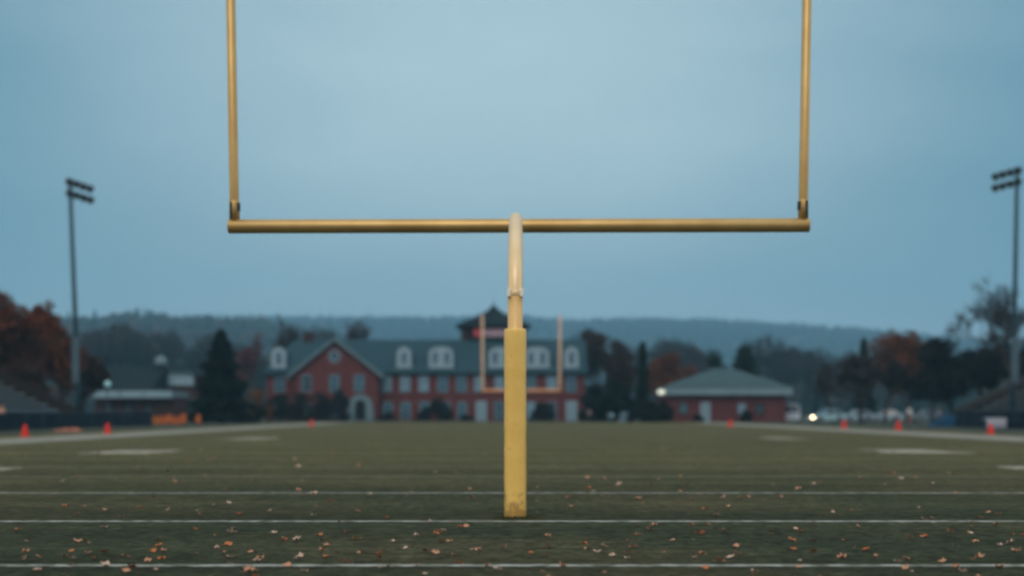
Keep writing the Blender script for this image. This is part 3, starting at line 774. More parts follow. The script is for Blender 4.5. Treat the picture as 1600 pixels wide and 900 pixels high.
# tower (drum) above the roof, with the name board
tx0, tx1 = hx(718), hx(822); ty0, ty1 = yr-0.2, yr+6.6
tz0, tz1 = zr-0.9, hzv(510)+0.3
tw = MB().box(tx0, tx1, ty0, ty1, tz0-1.0, tz1).build('tower', M['brickdark'], hall)
tcx, tcy = hx(770), yr+3.2
b = MB(); lev = [(5.1, tz1), (5.15, tz1+0.15), (3.4, tz1+1.05), (1.9, tz1+1.75), (0.9, tz1+2.4), (0.35, tz1+2.95), (0.05, tz1+3.35)]
vs_ = []; fs_ = []
for hw, z in lev: vs_ += [(tcx-hw, tcy-hw*0.85, z), (tcx+hw, tcy-hw*0.85, z), (tcx+hw, tcy+hw*0.85, z), (tcx-hw, tcy+hw*0.85, z)]
for i in range(len(lev)-1):
    for k in range(4): fs_.append((i*4+k, i*4+(k+1)%4, i*4+4+(k+1)%4, i*4+4+k))
fs_ += [(3,2,1,0), tuple(range(len(vs_)-4, len(vs_)))]
b.add(vs_, fs_); b.build('tower_roof', M['slatedark'], tw)
MB().tube([(tcx, tcy, tz1+3.25), (tcx, tcy, tz1+3.9)], [0.09, 0.03], 8).build('finial', M['slatedark'], tw)
sb = MB(); sb.box(hx(730), tx1-0.7, ty0-0.12, ty0-0.003, hzv(530), hzv(511)); sbo = sb.build('name_board', M['slatedark'], tw)
# the letters cannot be read in the photo: a row of upright strokes of the same size and colours
x = hx(739); zb, zt = hzv(525.5)+0.25, hzv(513.5)+0.25
for i in range(9):
    w = 0.46; g = MB(); yy = (ty0-0.17, ty0-0.123)
    g.box(x, x+0.13, *yy, zb, zt); g.box(x+w-0.13, x+w, *yy, zb, zt)
    zz = (zb+zt)/2 + (0.28, -0.02, 0.1)[i % 3]
    g.box(x+0.131, x+w-0.131, *yy, zz-0.07, zz+0.07)
    g.build('letter', M['signred'] if i < 2 else M['signpink'], sbo); x += 0.62

# small brick field house on the right
DF = 170.0; sf = F/DF
fx = lambda px: (px-800)/sf
fz = lambda py: CH+(HZ-py)/sf
fh = empty('field_house', (0, DF, 0), 0, 'small red brick field house with a grey pyramid roof and pale fascia', 'building')
x0, x1 = fx(1043), fx(1228); zt = fz(617)
MB().box(x0, x1, 0, 9, 0, zt).build('wall', M['brick2'], fh)
ex0, ex1 = fx(1040), fx(1237)
MB().box(ex0, ex1, -0.8, 9.8, zt, fz(605.5)).build('fascia', M['fascia'], fh)
b = MB(); za = fz(577)+0.25; zf = fz(605.5)+0.003
vs_ = [(ex0-.05, -0.9, zf), (ex1+.05, -0.9, zf), (ex1+.05, 9.9, zf), (ex0-.05, 9.9, zf), (fx(1124), 4.2, za), (fx(1152), 4.2, za), (fx(1152), 4.9, za), (fx(1124), 4.9, za)]
b.add(vs_, [(0,3,2,1), (0,1,5,4), (1,2,6,5), (2,3,7,6), (3,0,4,7), (4,5,6,7)]); b.build('roof', M['metalroof'], fh)
window(fh, fx(1102), 0.1, 0.85, 2.15, 0, glass='doorw', surround='white', name='door', muntin=False)
window(fh, fx(1159), 1.0, 0.9, 1.2, 0, surround='brick2', glass='blind')
window(fh, fx(1187), 1.0, 0.9, 1.2, 0, surround='brick2', glass='glass')
window(fh, fx(1068), 1.0, 0.9, 1.2, 0, surround='brick2', glass='glass')
b = MB(); b.box(fx(1041)-0.9, fx(1041), -0.60, -0.42, 2.9+0.45, 2.9+0.60); b.build('lamp_arm', M['dark'], fh)
lm = MB(); lm.box(fx(1026), fx(1038), -0.9, -0.3, fz(616), fz(609)); lmo = lm.build('floodlight', M['white'], fh)
lm = MB(); lm.box(fx(1027), fx(1037), -0.925, -0.903, fz(615.2), fz(609.8)); lm.build('lamp_lens', M['floodon'], lmo)

# low school block on the left
DS = 172.0; ss = F/DS
sx_ = lambda px: (px-800)/ss
sz = lambda py: CH+(HZ-py)/ss
sb_ = empty('school_block', (0, DS, 0), 0, 'low dark brick block with slate roof and long white fascia on the left', 'building')
MB().box(sx_(148), sx_(272), 0, 9, 0, sz(622)).build('wall', M['brickdark'], sb_)
for a, c in ((152, 191), (193, 228), (230, 272)):
    MB().box(sx_(a), sx_(c), -1.3, -1.0, sz(621.5), sz(611)).build('fascia', M['siding'], sb_)
MB().box(sx_(148), sx_(273), -0.997, 9.3, sz(621), sz(611.5)).build('soffit', M['trim'], sb_)
b = MB(); za = 7.1; zb_ = sz(611)
b.add([(sx_(146), -1.2, zb_), (sx_(238), -1.2, zb_), (sx_(238), 9.6, zb_), (sx_(146), 9.6, zb_), (sx_(146), 7.5, za), (sx_(238), 7.5, za-0.2)],
      [(0,3,2,1), (0,1,5,4), (2,3,4,5), (0,4,3), (1,2,5)]); b.build('roof', M['slatedark'], sb_)
for px in (170, 200, 232): window(sb_, sx_(px), 0.9, 1.2, 1.3, 0, glass='void', surround='brickdark')
b = MB(); b.lathe([(0.75, 7.0), (0.78, 7.5), (0.72, 7.8), (0.45, 8.15), (0.05, 8.3)], 16, sx_(228), 7.5); b.build('roof_vent', M['trim'], sb_, smooth=True)
DG = 180.0; sg = F/DG
gx_ = lambda px: (px-800)/sg
gz = lambda py: CH+(HZ-py)/sg
gy = empty('gymnasium', (0, DG, 0), 0, 'taller brick block with a white sided upper wall behind the low block', 'building')
MB().box(gx_(236), gx_(330), 0, 12, 0, gz(584)).build('wall', M['brickdark'], gy)
b = MB(); b.prism([(gx_(262), gz(602)), (gx_(303), gz(602)), (gx_(303), gz(584)+0.02), (gx_(262), gz(580))], -0.2, -0.003); b.build('upper_siding', M['siding'], gy)
b = MB(); b.prism([(gx_(222), gz(577)), (gx_(332), gz(586)), (gx_(332), gz(583)), (gx_(222), gz(574))], -0.6, 12.5); b.build('roof', M['metalroof'], gy)
for px in (279, 296): window(gy, gx_(px), 1.2, 1.2, 1.6, 0, glass='glass')

# lamp with a teal globe
t = empty('street_lamp', (gx(168, 138), 138, 0), 0, 'slim street lamp with a dim teal globe before the low block', 'street lamp')
MB().tube([(0,0,0), (0,0,0.4), (0,0,3.65)], [0.09, 0.07, 0.045], 12).build('pole', M['dark'], t, smooth=True)
MB().lathe([(0.05, 3.62), (0.22, 3.70), (0.30, 3.92), (0.24, 4.1), (0.06, 4.16)], 18).build('globe', M['tealon'], t, smooth=True)
t = empty('utility_pole', (gx(1273, 182), 182, 0), 0, 'slim grey pole standing behind the car with the lit headlight', 'utility pole')
MB().tube([(0,0,0), (0,0,6.5)], [0.12, 0.08], 10).build('pole', M['galv'], t, smooth=True)
MB().tube([(0,0,6.4), (0.9,-0.2,6.6)], 0.05, 8).build('arm', M['galv'], t, smooth=True)
MB().box(0.8, 1.5, -0.35, -0.05, 6.52, 6.66).build('lamp_head', M['lamp'], t, bevel=0.02)

# ------------------------------------------------------------------ vehicles
def car(loc, rz, paint, label, lit=False, van=False, L_=4.5, group='vehicles parked beyond the field'):
    t = empty('van' if van else 'car', loc, rz, label, 'van' if van else 'car', group)
    W = 0.88 if not van else 0.98
    H0 = 0.86 if not van else 1.15
    Ht = 1.45 if not van else 2.15
    hl = L_/2; wb = L_*0.29; wr = 0.33; ar = 0.40
    def arch(cx): return [(cx+ar*math.cos(a), 0.32+ar*math.sin(a)) for a in [math.pi*k/8 for k in range(8, -1, -1)]]
    nose = 0.70 if not van else 0.95
    poly = [(-hl, 0.35), (-hl+0.06, 0.24)] + [( -wb-ar, 0.24)] + arch(-wb)[0:] + [(-wb+ar, 0.24), (wb-ar, 0.24)] + arch(wb) + [(wb+ar, 0.24), (hl-0.05, 0.26), (hl, 0.45), (hl-0.03, H0+0.04), (hl*0.55, H0+0.06), (-hl*0.35, H0+0.02), (-hl+0.25, nose), (-hl+0.03, nose-0.12)]
    cl = []
    for p in poly:
        if not cl or (abs(p[0]-cl[-1][0])+abs(p[1]-cl[-1][1])) > 1e-3: cl.append(p)
    MB().prism(cl, -W, W).build('body', paint, t, bevel=0.05)
    # cabin: tapered frustum
    if van: xs = (-hl*0.62, -hl*0.36, hl*0.92, hl*0.97)
    else: xs = (-hl*0.38, -hl*0.08, hl*0.52, hl*0.88)
    def frus(z0, z1, f0, f1, xa0, xb0, xa1, xb1):
        return [(xa0, -f0, z0), (xb0, -f0, z0), (xb0, f0, z0), (xa0, f0, z0), (xa1, -f1, z1), (xb1, -f1, z1), (xb1, f1, z1), (xa1, f1, z1)]
    ff = [(0,3,2,1), (4,5,6,7), (0,1,5,4), (1,2,6,5), (2,3,7,6), (3,0,4,7)]
    MB().add(frus(H0-0.03, Ht-0.06, W-0.03, W-0.20, xs[0], xs[3], xs[1], xs[2]), ff).build('windows', M['carglass'], t, bevel=0.03)
    MB().add(frus(Ht-0.07, Ht, W-0.17, W-0.24, xs[1]-0.08, xs[2]+0.10, xs[1]+0.05, xs[2]-0.03), ff).build('roof', paint, t, bevel=0.02)
    for s in (-1, 1):
        for fx_ in ((xs[0]+0.02, xs[1]), ((xs[0]+xs[3])/2, (xs[1]+xs[2])/2), (xs[3]-0.04, xs[2])):
            MB().tube([(fx_[0], s*(W-0.02), H0-0.02), (fx_[1], s*(W-0.185), Ht-0.04)], 0.038, 6).build('pillar', paint, t)
    for cx in (-wb, wb):
        for s in (-1, 1):
            w = MB().tube([(cx, s*(W-0.20), 0.32), (cx, s*(W+0.005), 0.32)], wr, 20).build('wheel', M['tyre'], t)
            MB().tube([(cx, s*(W+0.006), 0.32), (cx, s*(W+0.02), 0.32)], 0.21, 16).build('rim', M['rim'], w)
    for s in (-1, 1):
        MB().tube([(-hl+0.05, s*(W-0.22), nose-0.16), (-hl-0.015, s*(W-0.22), nose-0.16)], [0.14, 0.115], 14).build('headlight', M['headon'] if (lit and s == lit) else M['headoff'], t)
        MB().box(hl-0.03, hl+0.012, min(s*(W-0.28), s*(W-0.06)), max(s*(W-0.28), s*(W-0.06)), H0-0.22, H0-0.05).build('tail_light', M['tail'], t)
        MB().box(xs[0]+0.15, xs[0]+0.32, min(s*(W+0.0), s*(W+0.17)), max(s*(W+0.0), s*(W+0.17)), H0+0.04, H0+0.17).build('mirror', paint, t, bevel=0.02)
        MB().box(-0.25, -0.08, min(s*(W+0.002), s*(W+0.025)), max(s*(W+0.002), s*(W+0.025)), H0-0.17, H0-0.14).build('door_handle', M['cartrim'], t)
    MB().box(-hl-0.02, -hl+0.04, -W+0.45, W-0.45, nose-0.26, nose-0.12).build('grille', M['cartrim'], t)
    MB().box(-hl-0.05, -hl+0.05, -W+0.06, W-0.06, 0.28, 0.42).build('bumper', paint, t, bevel=0.03)
    MB().box(hl-0.05, hl+0.05, -W+0.06, W-0.06, 0.30, 0.44).build('bumper', paint, t, bevel=0.03)
    return t
vw = car((gx(1241, 172), 173.5, 0), R(78), M['carwhite'], 'white van facing the field right beside the field house', van=True, L_=4.9)
car((gx(1292, 168), 168, 0), R(14), M['carblue'], 'pale blue car with one warm headlight lit, right of the white van', lit=-1, L_=4.3)
car((gx(1338, 176), 176, 0), R(4), M['carsilver'], 'silver blue car between the lit car and the dark maple trunk', L_=4.4)
car((gx(1382, 178), 178, 0), R(-3), M['carsilver'], 'silver blue car half hidden behind the dark trees on the right', L_=4.4)
car((gx(1446, 180), 180, 0), R(3), M['cardark'], 'grey blue car under the orange maple behind the standing people', L_=4.4)

# ------------------------------------------------------------------ cones, barriers, small field things
def cone_mesh():
    t = empty('pylon_cone', (0,0,0))
    MB().lathe([(0.20, 0.04), (0.185, 0.10), (0.13, 0.35), (0.075, 0.55), (0.055, 0.60), (0.03, 0.61)], 20).build('cone', M['cone'], t, smooth=True)
    b = MB(); b.box(-0.25, 0.25, -0.25, 0.25, 0.004, 0.038); b.build('base', M['conebase'], t, bevel=0.012)
    return t
cones = [(39, 683, 1.0, 'red cone nearest the left edge, before the navy fence'), (168, 678, 1.0, 'red cone right of the left light pole'),
         (487, 666.3, 1.0, 'small red cone before the gabled brick wing'), (1141, 667.3, 1.05, 'small red cone in front of the field house'),
         (1319, 669.5, 1.1, 'red cone in front of the pale parked cars'), (1404, 672.5, 1.1, 'red cone left of the person in a white shirt'),
         (1548, 679.0, 1.0, 'red cone below the white table on the right')]
c0 = cone_mesh()
for i, (px, py, s, lab) in enumerate(cones):
    c = c0 if i == 0 else copy_tree(c0)
    D = gd(py); c.location = (gx(px, D), D, 0.008); c.scale = (s*0.86, s*0.86, s*0.92); c.rotation_euler = (0, 0, i*0.7)
    tag(c, lab, 'cone', 'red cones along the sidelines')
# plastic barriers and drums
def barrier(loc, rz, m, label):
    t = empty('barrier', loc, rz, label, 'barrier', 'orange barriers left of the fir')
    b = MB(); b.prism([(-0.28, 0), (0.28, 0), (0.26, 0.25), (0.12, 0.42), (0.10, 0.78), (-0.10, 0.78), (-0.12, 0.42), (-0.26, 0.25)], -0.72, 0.72, 'x')
    b.v = [(x, y, z) for x, y, z in b.v]; b.build('shell', m, t, bevel=0.02)
    MB().tube([(0.3, 0, 0.785), (0.3, 0, 0.82)], 0.06, 10).build('cap', M['dark'], t)
    return t
for i, (px, m, lab) in enumerate(((214, 'yelor', 'amber plastic barrier, leftmost of the row beside the fence'), (232, 'yelor', 'amber plastic barrier, second from the left in the row'),
                     (249, 'orange', 'orange plastic barrier, right of the two amber ones'), (275, 'orange', 'orange plastic barrier between the drums'))):
    barrier((gx(px, 134), 134+0.2*i, 0), R((-4, 5, 2, -3)[i]), M[m], lab)
def drum(loc, s, label):
    t = empty('traffic_drum', loc, 0, label, 'traffic drum', 'orange traffic drums left of the fir')
    MB().lathe([(0.30, 0.06), (0.29, 0.35), (0.27, 0.36), (0.26, 0.65), (0.24, 0.66), (0.23, 0.95), (0.18, 1.0)], 20).build('drum', M['orange'], t, smooth=True)
    MB().lathe([(0.36, 0.0), (0.36, 0.05), (0.28, 0.058)], 20).build('base', M['dark'], t)
    MB().box(-0.10, 0.10, -0.02, 0.02, 1.0, 1.12).build('handle', M['orange'], t, bevel=0.01)
    t.scale = (s*0.8,)*3
drum((gx(264, 132), 132, 0), 1.12, 'orange traffic drum, leftmost of three, next to the barriers')
drum((gx(287, 134), 134, 0), 1.2, 'tall orange traffic drum, middle of three')
drum((gx(310, 134), 134, 0), 1.1, 'orange traffic drum, rightmost of three, at the foot of the fir')
b = MB(); random.seed(3)
D0 = 86; xa, xb = gx(86, D0), gx(127, D0); n_ = 14; vs_ = []; fs_ = []
for i in range(n_+1):
    for j in range(5):
        u = i/n_; v_ = j/4
        edge = min(u, 1-u, 0.12)/0.12*min(v_, 1-v_, 0.25)/0.25
        vs_.append((xa+(xb-xa)*u, D0-0.6+1.2*v_+0.05*math.sin(u*20), 0.006+edge*(0.07+0.10*u+0.05*math.sin(u*17+v_*3))))
for i in range(n_):
    for j in range(4): a = i*5+j; fs_.append((a, a+5, a+6, a+1))
b.add(vs_, fs_); o = b.build('folded_tarp', M['tarp'], smooth=True); sol = o.modifiers.new('thick', 'SOLIDIFY'); sol.thickness = 0.012
tag(o, 'crumpled salmon orange tarp lying on the grass by the left light pole', 'tarp')
# white table before the right fence
t = empty('folding_table', (gx(1554, 94), 94, 0), R(3), 'white folding table standing before the right navy fence', 'table')
MB().box(-0.68, 0.68, -0.36, 0.36, 0.70, 0.75)  .build('tabletop', M['lav'], t, bevel=0.01)
MB().box(-0.66, 0.66, -0.345, -0.33, 0.46, 0.695).build('skirt', M['lav'], t)
MB().box(-0.66, 0.66, -0.352, -0.338, 0.12, 0.457).build('skirt', M['lav2'], t)
for sx in (-1, 1):
    for sy in (-1, 1): MB().tube([(sx*0.6, sy*0.26, 0), (sx*0.6, sy*0.28, 0.70)], 0.02, 8).build('leg', M['galv'], t)
# blue tarp tent
t = empty('blue_tent', (gx(1478, 112), 112, 0), R(5), 'low blue tarp tent at the end of the right fence', 'tent')
vs_ = [(-1.35, -0.7, 0), (1.35, -0.7, 0), (1.35, 0.7, 0), (-1.35, 0.7, 0), (-0.45, 0, 0.85), (0.45, 0, 1.0), (0.0, -0.35, 0.62)]
MB().add(vs_, [(0,1,6), (1,5,6), (5,4,6), (4,0,6), (1,2,5), (2,3,4,5), (3,0,4), (0,3,2,1)]).build('canvas', M['blue'], t)
for a in ((-0.45, 0, 0.85), (0.45, 0, 1.0)): MB().tube([(a[0], a[1], 0), (a[0], a[1], a[2]+0.06)], 0.02, 6).build('pole', M['dark'], t)
# cabinet and bin by the evergreen hedge
t = empty('utility_cabinet', (gx(975, 166), 166, 0), 0, 'blue grey utility cabinet before the dark evergreens right of the hall', 'cabinet')
MB().box(-0.42, 0.42, -0.3, 0.3, 0.08, 1.15).build('housing', M['carsilver'], t, bevel=0.02)
MB().box(-0.46, 0.46, -0.34, 0.34, 1.153, 1.22).build('lid', M['galv'], t, bevel=0.01)
MB().box(-0.36, 0.36, -0.325, -0.303, 0.16, 1.07).build('door', M['cardark'], t)
MB().box(-0.5, 0.5, -0.38, 0.38, 0.0, 0.077).build('plinth', M['stone'], t)
t = empty('litter_bin', (gx(955, 158), 158, 0), 0, 'short whitish litter bin at the far edge of the turf', 'bin')
MB().lathe([(0.30, 0.0), (0.34, 0.04), (0.38, 0.72), (0.40, 0.74)], 18).build('body', M['conc'], t, smooth=True)
MB().lathe([(0.42, 0.745), (0.40, 0.85), (0.2, 0.96), (0.04, 0.98)], 18).build('lid', M['white'], t, smooth=True)

# ------------------------------------------------------------------ people (small and far, but whole figures)
M['skin'] = mat('skin', (0.42, 0.25, 0.18), 0.55, (0.38, 0.22, 0.16), 8)
M['hair'] = mat('dark_hair', (0.020, 0.014, 0.010), 0.6)
M['shoe'] = mat('dark_shoes', (0.02, 0.02, 0.022), 0.6)
def skinned(name, m, parent, verts, edges, rad, root=0, sub=1):
    me = bpy.data.meshes.new(name); me.from_pydata(verts, edges, []); me.materials.append(m)
    o = bpy.data.objects.new(name, me); C.objects.link(o); o.parent = parent
    CH_MAP.setdefault(parent.name, []).append(o)
    sk = o.modifiers.new('skin', 'SKIN'); sk.use_smooth_shade = True
    if not me.skin_vertices: 
        bpy.context.view_layer.objects.active = o
    ly = me.skin_vertices[0].data if me.skin_vertices else None
    if ly:
        for i, r_ in enumerate(rad):
            ly[i].radius = r_ if isinstance(r_, tuple) else (r_, r_); ly[i].use_root = (i == root)
    s = o.modifiers.new('sub', 'SUBSURF'); s.levels = sub; s.render_levels = sub
    return o
def person(loc, rz, top, legs, label, H=1.72, armbend=0.0, stride=0.08):
    t = empty('person', loc, rz, label, 'person')
    s = H/1.72
    V_ = []; E_ = []; Rr = []
    def a(p, r, par=None):
        V_.append(tuple(c*s for c in p)); Rr.append(tuple(c*s for c in r) if isinstance(r, tuple) else r*s)
        if par is not None: E_.append((par, len(V_)-1))
        return len(V_)-1
    pel = a((0, 0, 0.95), (0.135, 0.10)); wa = a((0, 0, 1.10), (0.12, 0.085), pel); ch = a((0, 0, 1.30), (0.15, 0.10), wa)
    nb = a((0, 0.0, 1.44), (0.06, 0.055), ch); nt_ = a((0, -0.01, 1.50), 0.05, nb)
    h1 = a((0, -0.02, 1.57), (0.068, 0.082), nt_); h2 = a((0, -0.015, 1.65), (0.07, 0.085), h1); a((0, -0.01, 1.70), 0.045, h2)
    nose = a((0, -0.115, 1.595), 0.012, h1)
    J = {}
    for q, sd_ in (('l', -1), ('r', 1)):
        hp = a((sd_*0.10, 0, 0.90), 0.085, pel); kn = a((sd_*0.11, -0.02+sd_*stride*0.5, 0.50), 0.058, hp); an = a((sd_*0.11, sd_*stride, 0.09), 0.038, kn)
        a((sd_*0.12, sd_*stride-0.15, 0.04), 0.036, an)
        sh = a((sd_*0.17, 0, 1.38), 0.058, ch); el = a((sd_*0.235, 0.02, 1.11), 0.042, sh)
        wr_ = a((sd_*(0.22-0.1*armbend), -0.05-0.20*armbend, 0.87+0.22*armbend), 0.028, el)
        pm = a((sd_*(0.215-0.12*armbend), -0.07-0.26*armbend, 0.80+0.24*armbend), (0.036, 0.02), wr_)
        b0 = Vector(V_[pm])/s
        for k in range(4):
            f1 = a((b0.x, b0.y-0.026+0.017*k, b0.z-0.055), 0.0085, pm); a((b0.x-sd_*0.012, b0.y-0.028+0.017*k, b0.z-0.09+0.006*abs(k-1.5)), 0.0075, f1)
        th = a((b0.x-sd_*0.01, b0.y-0.045, b0.z-0.01), 0.010, pm); a((b0.x-sd_*0.015, b0.y-0.062, b0.z-0.045), 0.0085, th)
        J[q] = (hp, kn, an, sh, el, wr_)
    body = skinned('body', M['skin'], t, V_, E_, Rr, 0, 1)
    P_ = lambda i: V_[i]
    # jacket
    v = [P_(pel), P_(wa), P_(ch), P_(nb)]; e = [(0,1), (1,2), (2,3)]; r = [(0.165*s, 0.125*s), (0.15*s, 0.11*s), (0.185*s, 0.13*s), (0.075*s, 0.07*s)]
    for q in 'lr':
        k = len(v); v += [P_(J[q][3]), P_(J[q][4]), P_(J[q][5])]; e += [(2, k), (k, k+1), (k+1, k+2)]; r += [0.075*s, 0.062*s, 0.043*s]
    skinned('jacket', top, t, v, e, r, 0, 1)
    v = [P_(pel)]; e = []; r = [(0.15*s, 0.115*s)]
    for q in 'lr':
        k = len(v); v += [P_(J[q][0]), P_(J[q][1]), P_(J[q][2])]; e += [(0, k), (k, k+1), (k+1, k+2)]; r += [0.10*s, 0.075*s, 0.058*s]
    skinned('trousers', legs, t, v, e, r, 0, 1)
    for q, sd_ in (('l', -1), ('r', 1)):
        an = V_[J[q][2]]
        bm = MB(); bm.add([], []); 
        bm.tube([(an[0], an[1]+0.07, 0.045), (an[0], an[1]-0.03, 0.05), (an[0], an[1]-0.19, 0.035)], [0.040, 0.052, 0.035], 10); bm.build('shoe', M['shoe'], t, smooth=True)
    hb = MB(); hb.lathe([(0.092*s, 1.60*s), (0.102*s, 1.66*s), (0.082*s, 1.72*s), (0.03*s, 1.755*s)], 16, 0, 0.012*s); hb.build('hair', M['hair'], t, smooth=True)
    fc = MB()
    for sd_ in (-1, 1):
        fc.lathe([(0.002*s, 1.600*s), (0.009*s, 1.607*s), (0.002*s, 1.614*s)], 8, sd_*0.03*s, -0.098*s)
    fc.box(-0.022*s, 0.022*s, -0.1*s, -0.09*s, 1.548*s, 1.554*s)
    fc.build('face_features', M['hair'], t)
    return t
cl = lambda n_, c: mat(n_, c, 0.85, tuple(x*0.8 for x in c), 6)
person((gx(1421, 124), 124, 0), R(20), cl('white_shirt', (0.55, 0.58, 0.60)), cl('pinkish_trousers', (0.30, 0.16, 0.17)), 'person in a white top right of the red cone, by the trees', armbend=0.5)
person((gx(1438, 128), 128, 0), R(-50), cl('grey_jacket', (0.16, 0.21, 0.26)), cl('grey_trousers', (0.12, 0.17, 0.19)), 'shorter person in a grey jacket right of the white topped person', H=1.35)
person((gx(1468, 110), 110, 0), R(60), cl('lilac_jacket', (0.22, 0.22, 0.30)), cl('blue_trousers', (0.03, 0.09, 0.17)), 'person in a lilac grey jacket standing by the blue tent', H=1.55, stride=0.02)
person((gx(921, 172), 172, 0), R(-10), cl('dusty_pink_jacket', (0.30, 0.24, 0.26)), cl('dark_trousers', (0.03, 0.035, 0.045)), 'person in a dusty pink jacket at the right corner of the hall', H=1.6)
person((gx(2, 85.5), 85.5, 0), R(60), cl('peach_jacket', (0.75, 0.42, 0.32)), cl('black_trousers', (0.02, 0.022, 0.03)), 'person in a peach jacket behind the left fence at the photo edge', H=1.66)

# ------------------------------------------------------------------ trees
def leaf_cloud(centers, radii, n, size, squash=0.8):
    """n leaf quads spread through clumps"""
    c = np.asarray(centers); r = np.asarray(radii)
    w = r**2.2; idx = rng.choice(len(c), n, p=w/w.sum())
    d = rng.normal(size=(n, 3)); d /= np.linalg.norm(d, axis=1)[:, None]
    rad = rng.uniform(0.25, 1.0, n)**0.6
    P = c[idx] + d*(r[idx]*rad)[:, None]*np.array([1, 1, squash])
    a = rng.normal(size=(n, 3)); a /= np.linalg.norm(a, axis=1)[:, None]
    bb = np.cross(a, rng.normal(size=(n, 3))); bb /= np.linalg.norm(bb, axis=1)[:, None]
    s = size*rng.uniform(0.6, 1.3, n)[:, None]
    V = np.stack([P-a*s, P+bb*s*0.6, P+a*s, P-bb*s*0.6], 1).reshape(-1, 3)
    Fc = np.arange(4*n).reshape(-1, 4)
    ct = rng.uniform(0, 1, len(c))
    A = np.repeat(np.clip(ct[idx]*0.7+rng.uniform(0, 0.3, n), 0, 1), 4)
    return V, Fc, A
def branches(H, W, trunk_h, r0, levels, seed, spread=0.55, up=0.25, kids=(3, 4)):
    rs = random.Random(seed); segs = []; tips = []
    def grow(p, d, ln, r, lv):
        pts = [p]; q = p; dd = d
        k = 4
        for i in range(k):
            dd = (dd + Vector((rs.uniform(-.16, .16), rs.uniform(-.16, .16), rs.uniform(-.04, .12)))).normalized()
            q = q + dd*ln/k; pts.append(q)
        r1 = r*0.62
        segs.append((pts, [r+(r1-r)*i/k for i in range(k+1)], lv))
        if lv >= levels: tips.append(q); return
        for j in range(rs.randint(*kids)):
            t_ = rs.uniform(0.45, 1.0) if j else 1.0
            bp = pts[min(k, max(1, round(t_*k)))]
            a = rs.uniform(0, 6.28)
            side = dd.orthogonal(); side = Matrix.Rotation(a, 3, dd) @ side
            nd = (dd*(1-spread) + side.normalized()*spread*rs.uniform(0.7, 1.2) + Vector((0, 0, up))).normalized()
            grow(bp, nd, ln*rs.uniform(0.62, 0.82), r1*0.72, lv+1)
        tips.append(q)
    grow(Vector((0, 0, 0)), Vector((0, 0, 1)), trunk_h, r0, 0)
    az = [p.z for s_ in segs for p in s_[0]]; ax_ = [math.hypot(p.x, p.y) for s_ in segs for p in s_[0]]
    zs = float(np.percentile(az, 99.5)); xs = float(np.percentile(ax_, 96))
    fz_ = H/zs; fx_ = (W/2)/xs
    T = lambda p: Vector((p.x*fx_, p.y*fx_, p.z*fz_))
    return [([T(p) for p in a], r_, lv) for a, r_, lv in segs], [T(p) for p in tips]
def tree(name, H, W, m, n=4000, leaf=0.22, seed=1, trunk=0.28, levels=4, r0=0.22, bare=False, twigs=0, clump=0.13, kids=(3, 4), spread=0.55):
    t = empty(name, (0,0,0))
    segs, tips = branches(H*(1 if bare else 0.92), W*(1 if bare else 0.86), H*trunk, r0, levels, seed, spread=spread, kids=kids)
    cut = levels-1 if bare else levels+1
    b = MB()
    for pts, r_, lv in segs:
        if lv < cut: b.tube(pts, [max(x, 0.035) for x in r_], 8 if lv < 2 else 5)
    b.build('trunk', M['bark'], t, smooth=True)
    if bare:
        rs = random.Random(seed+5); c_ = MB()
        for pts, r_, lv in segs:
            if lv >= cut:
                c_.tube(pts, [max(x, 0.018+H*0.0008) for x in r_], 4, cap=False)
                for _ in range(twigs):
                    p = rs.choice(pts); d = Vector((rs.uniform(-1, 1), rs.uniform(-1, 1), rs.uniform(-0.2, 1))).normalized()
                    ln = H*rs.uniform(0.03, 0.07)
                    c_.tube([p, p+d*ln*0.5, p+d*ln+Vector((rs.uniform(-.1, .1), rs.uniform(-.1, .1), 0))], [0.018, 0.014, 0.008], 3, cap=False)
        cr = c_.build('crown', M['twig'], t)
        if n:
            V, Fc, A = leaf_cloud([p[:] for p in tips], [W*0.05]*len(tips), n, leaf)
            np_mesh('leaves', V, Fc, m, cr, A)
    else:
        tips = [p for p in tips if p.z > H*0.12]
        cs = [p[:] for p in tips]; rr = [W*clump*random.uniform(0.7, 1.3) for _ in tips]
        V, Fc, A = leaf_cloud(cs, rr, n, leaf)
        zt_ = np.percentile(V[:, 2], 99.3); zl_ = H*0.1
        V[:, 2] = zl_ + (V[:, 2]-zl_)*(H-zl_)/(zt_-zl_)
        rr_ = np.percentile(np.hypot(V[:, 0]-V[:, 0].mean(), V[:, 1]-V[:, 1].mean()), 98); V[:, :2] *= (W/2)/rr_
        keep = V[:, 2].reshape(-1, 4).min(1) > 0.05
        np_mesh('crown', V, Fc[keep], m, t, A)
    return t
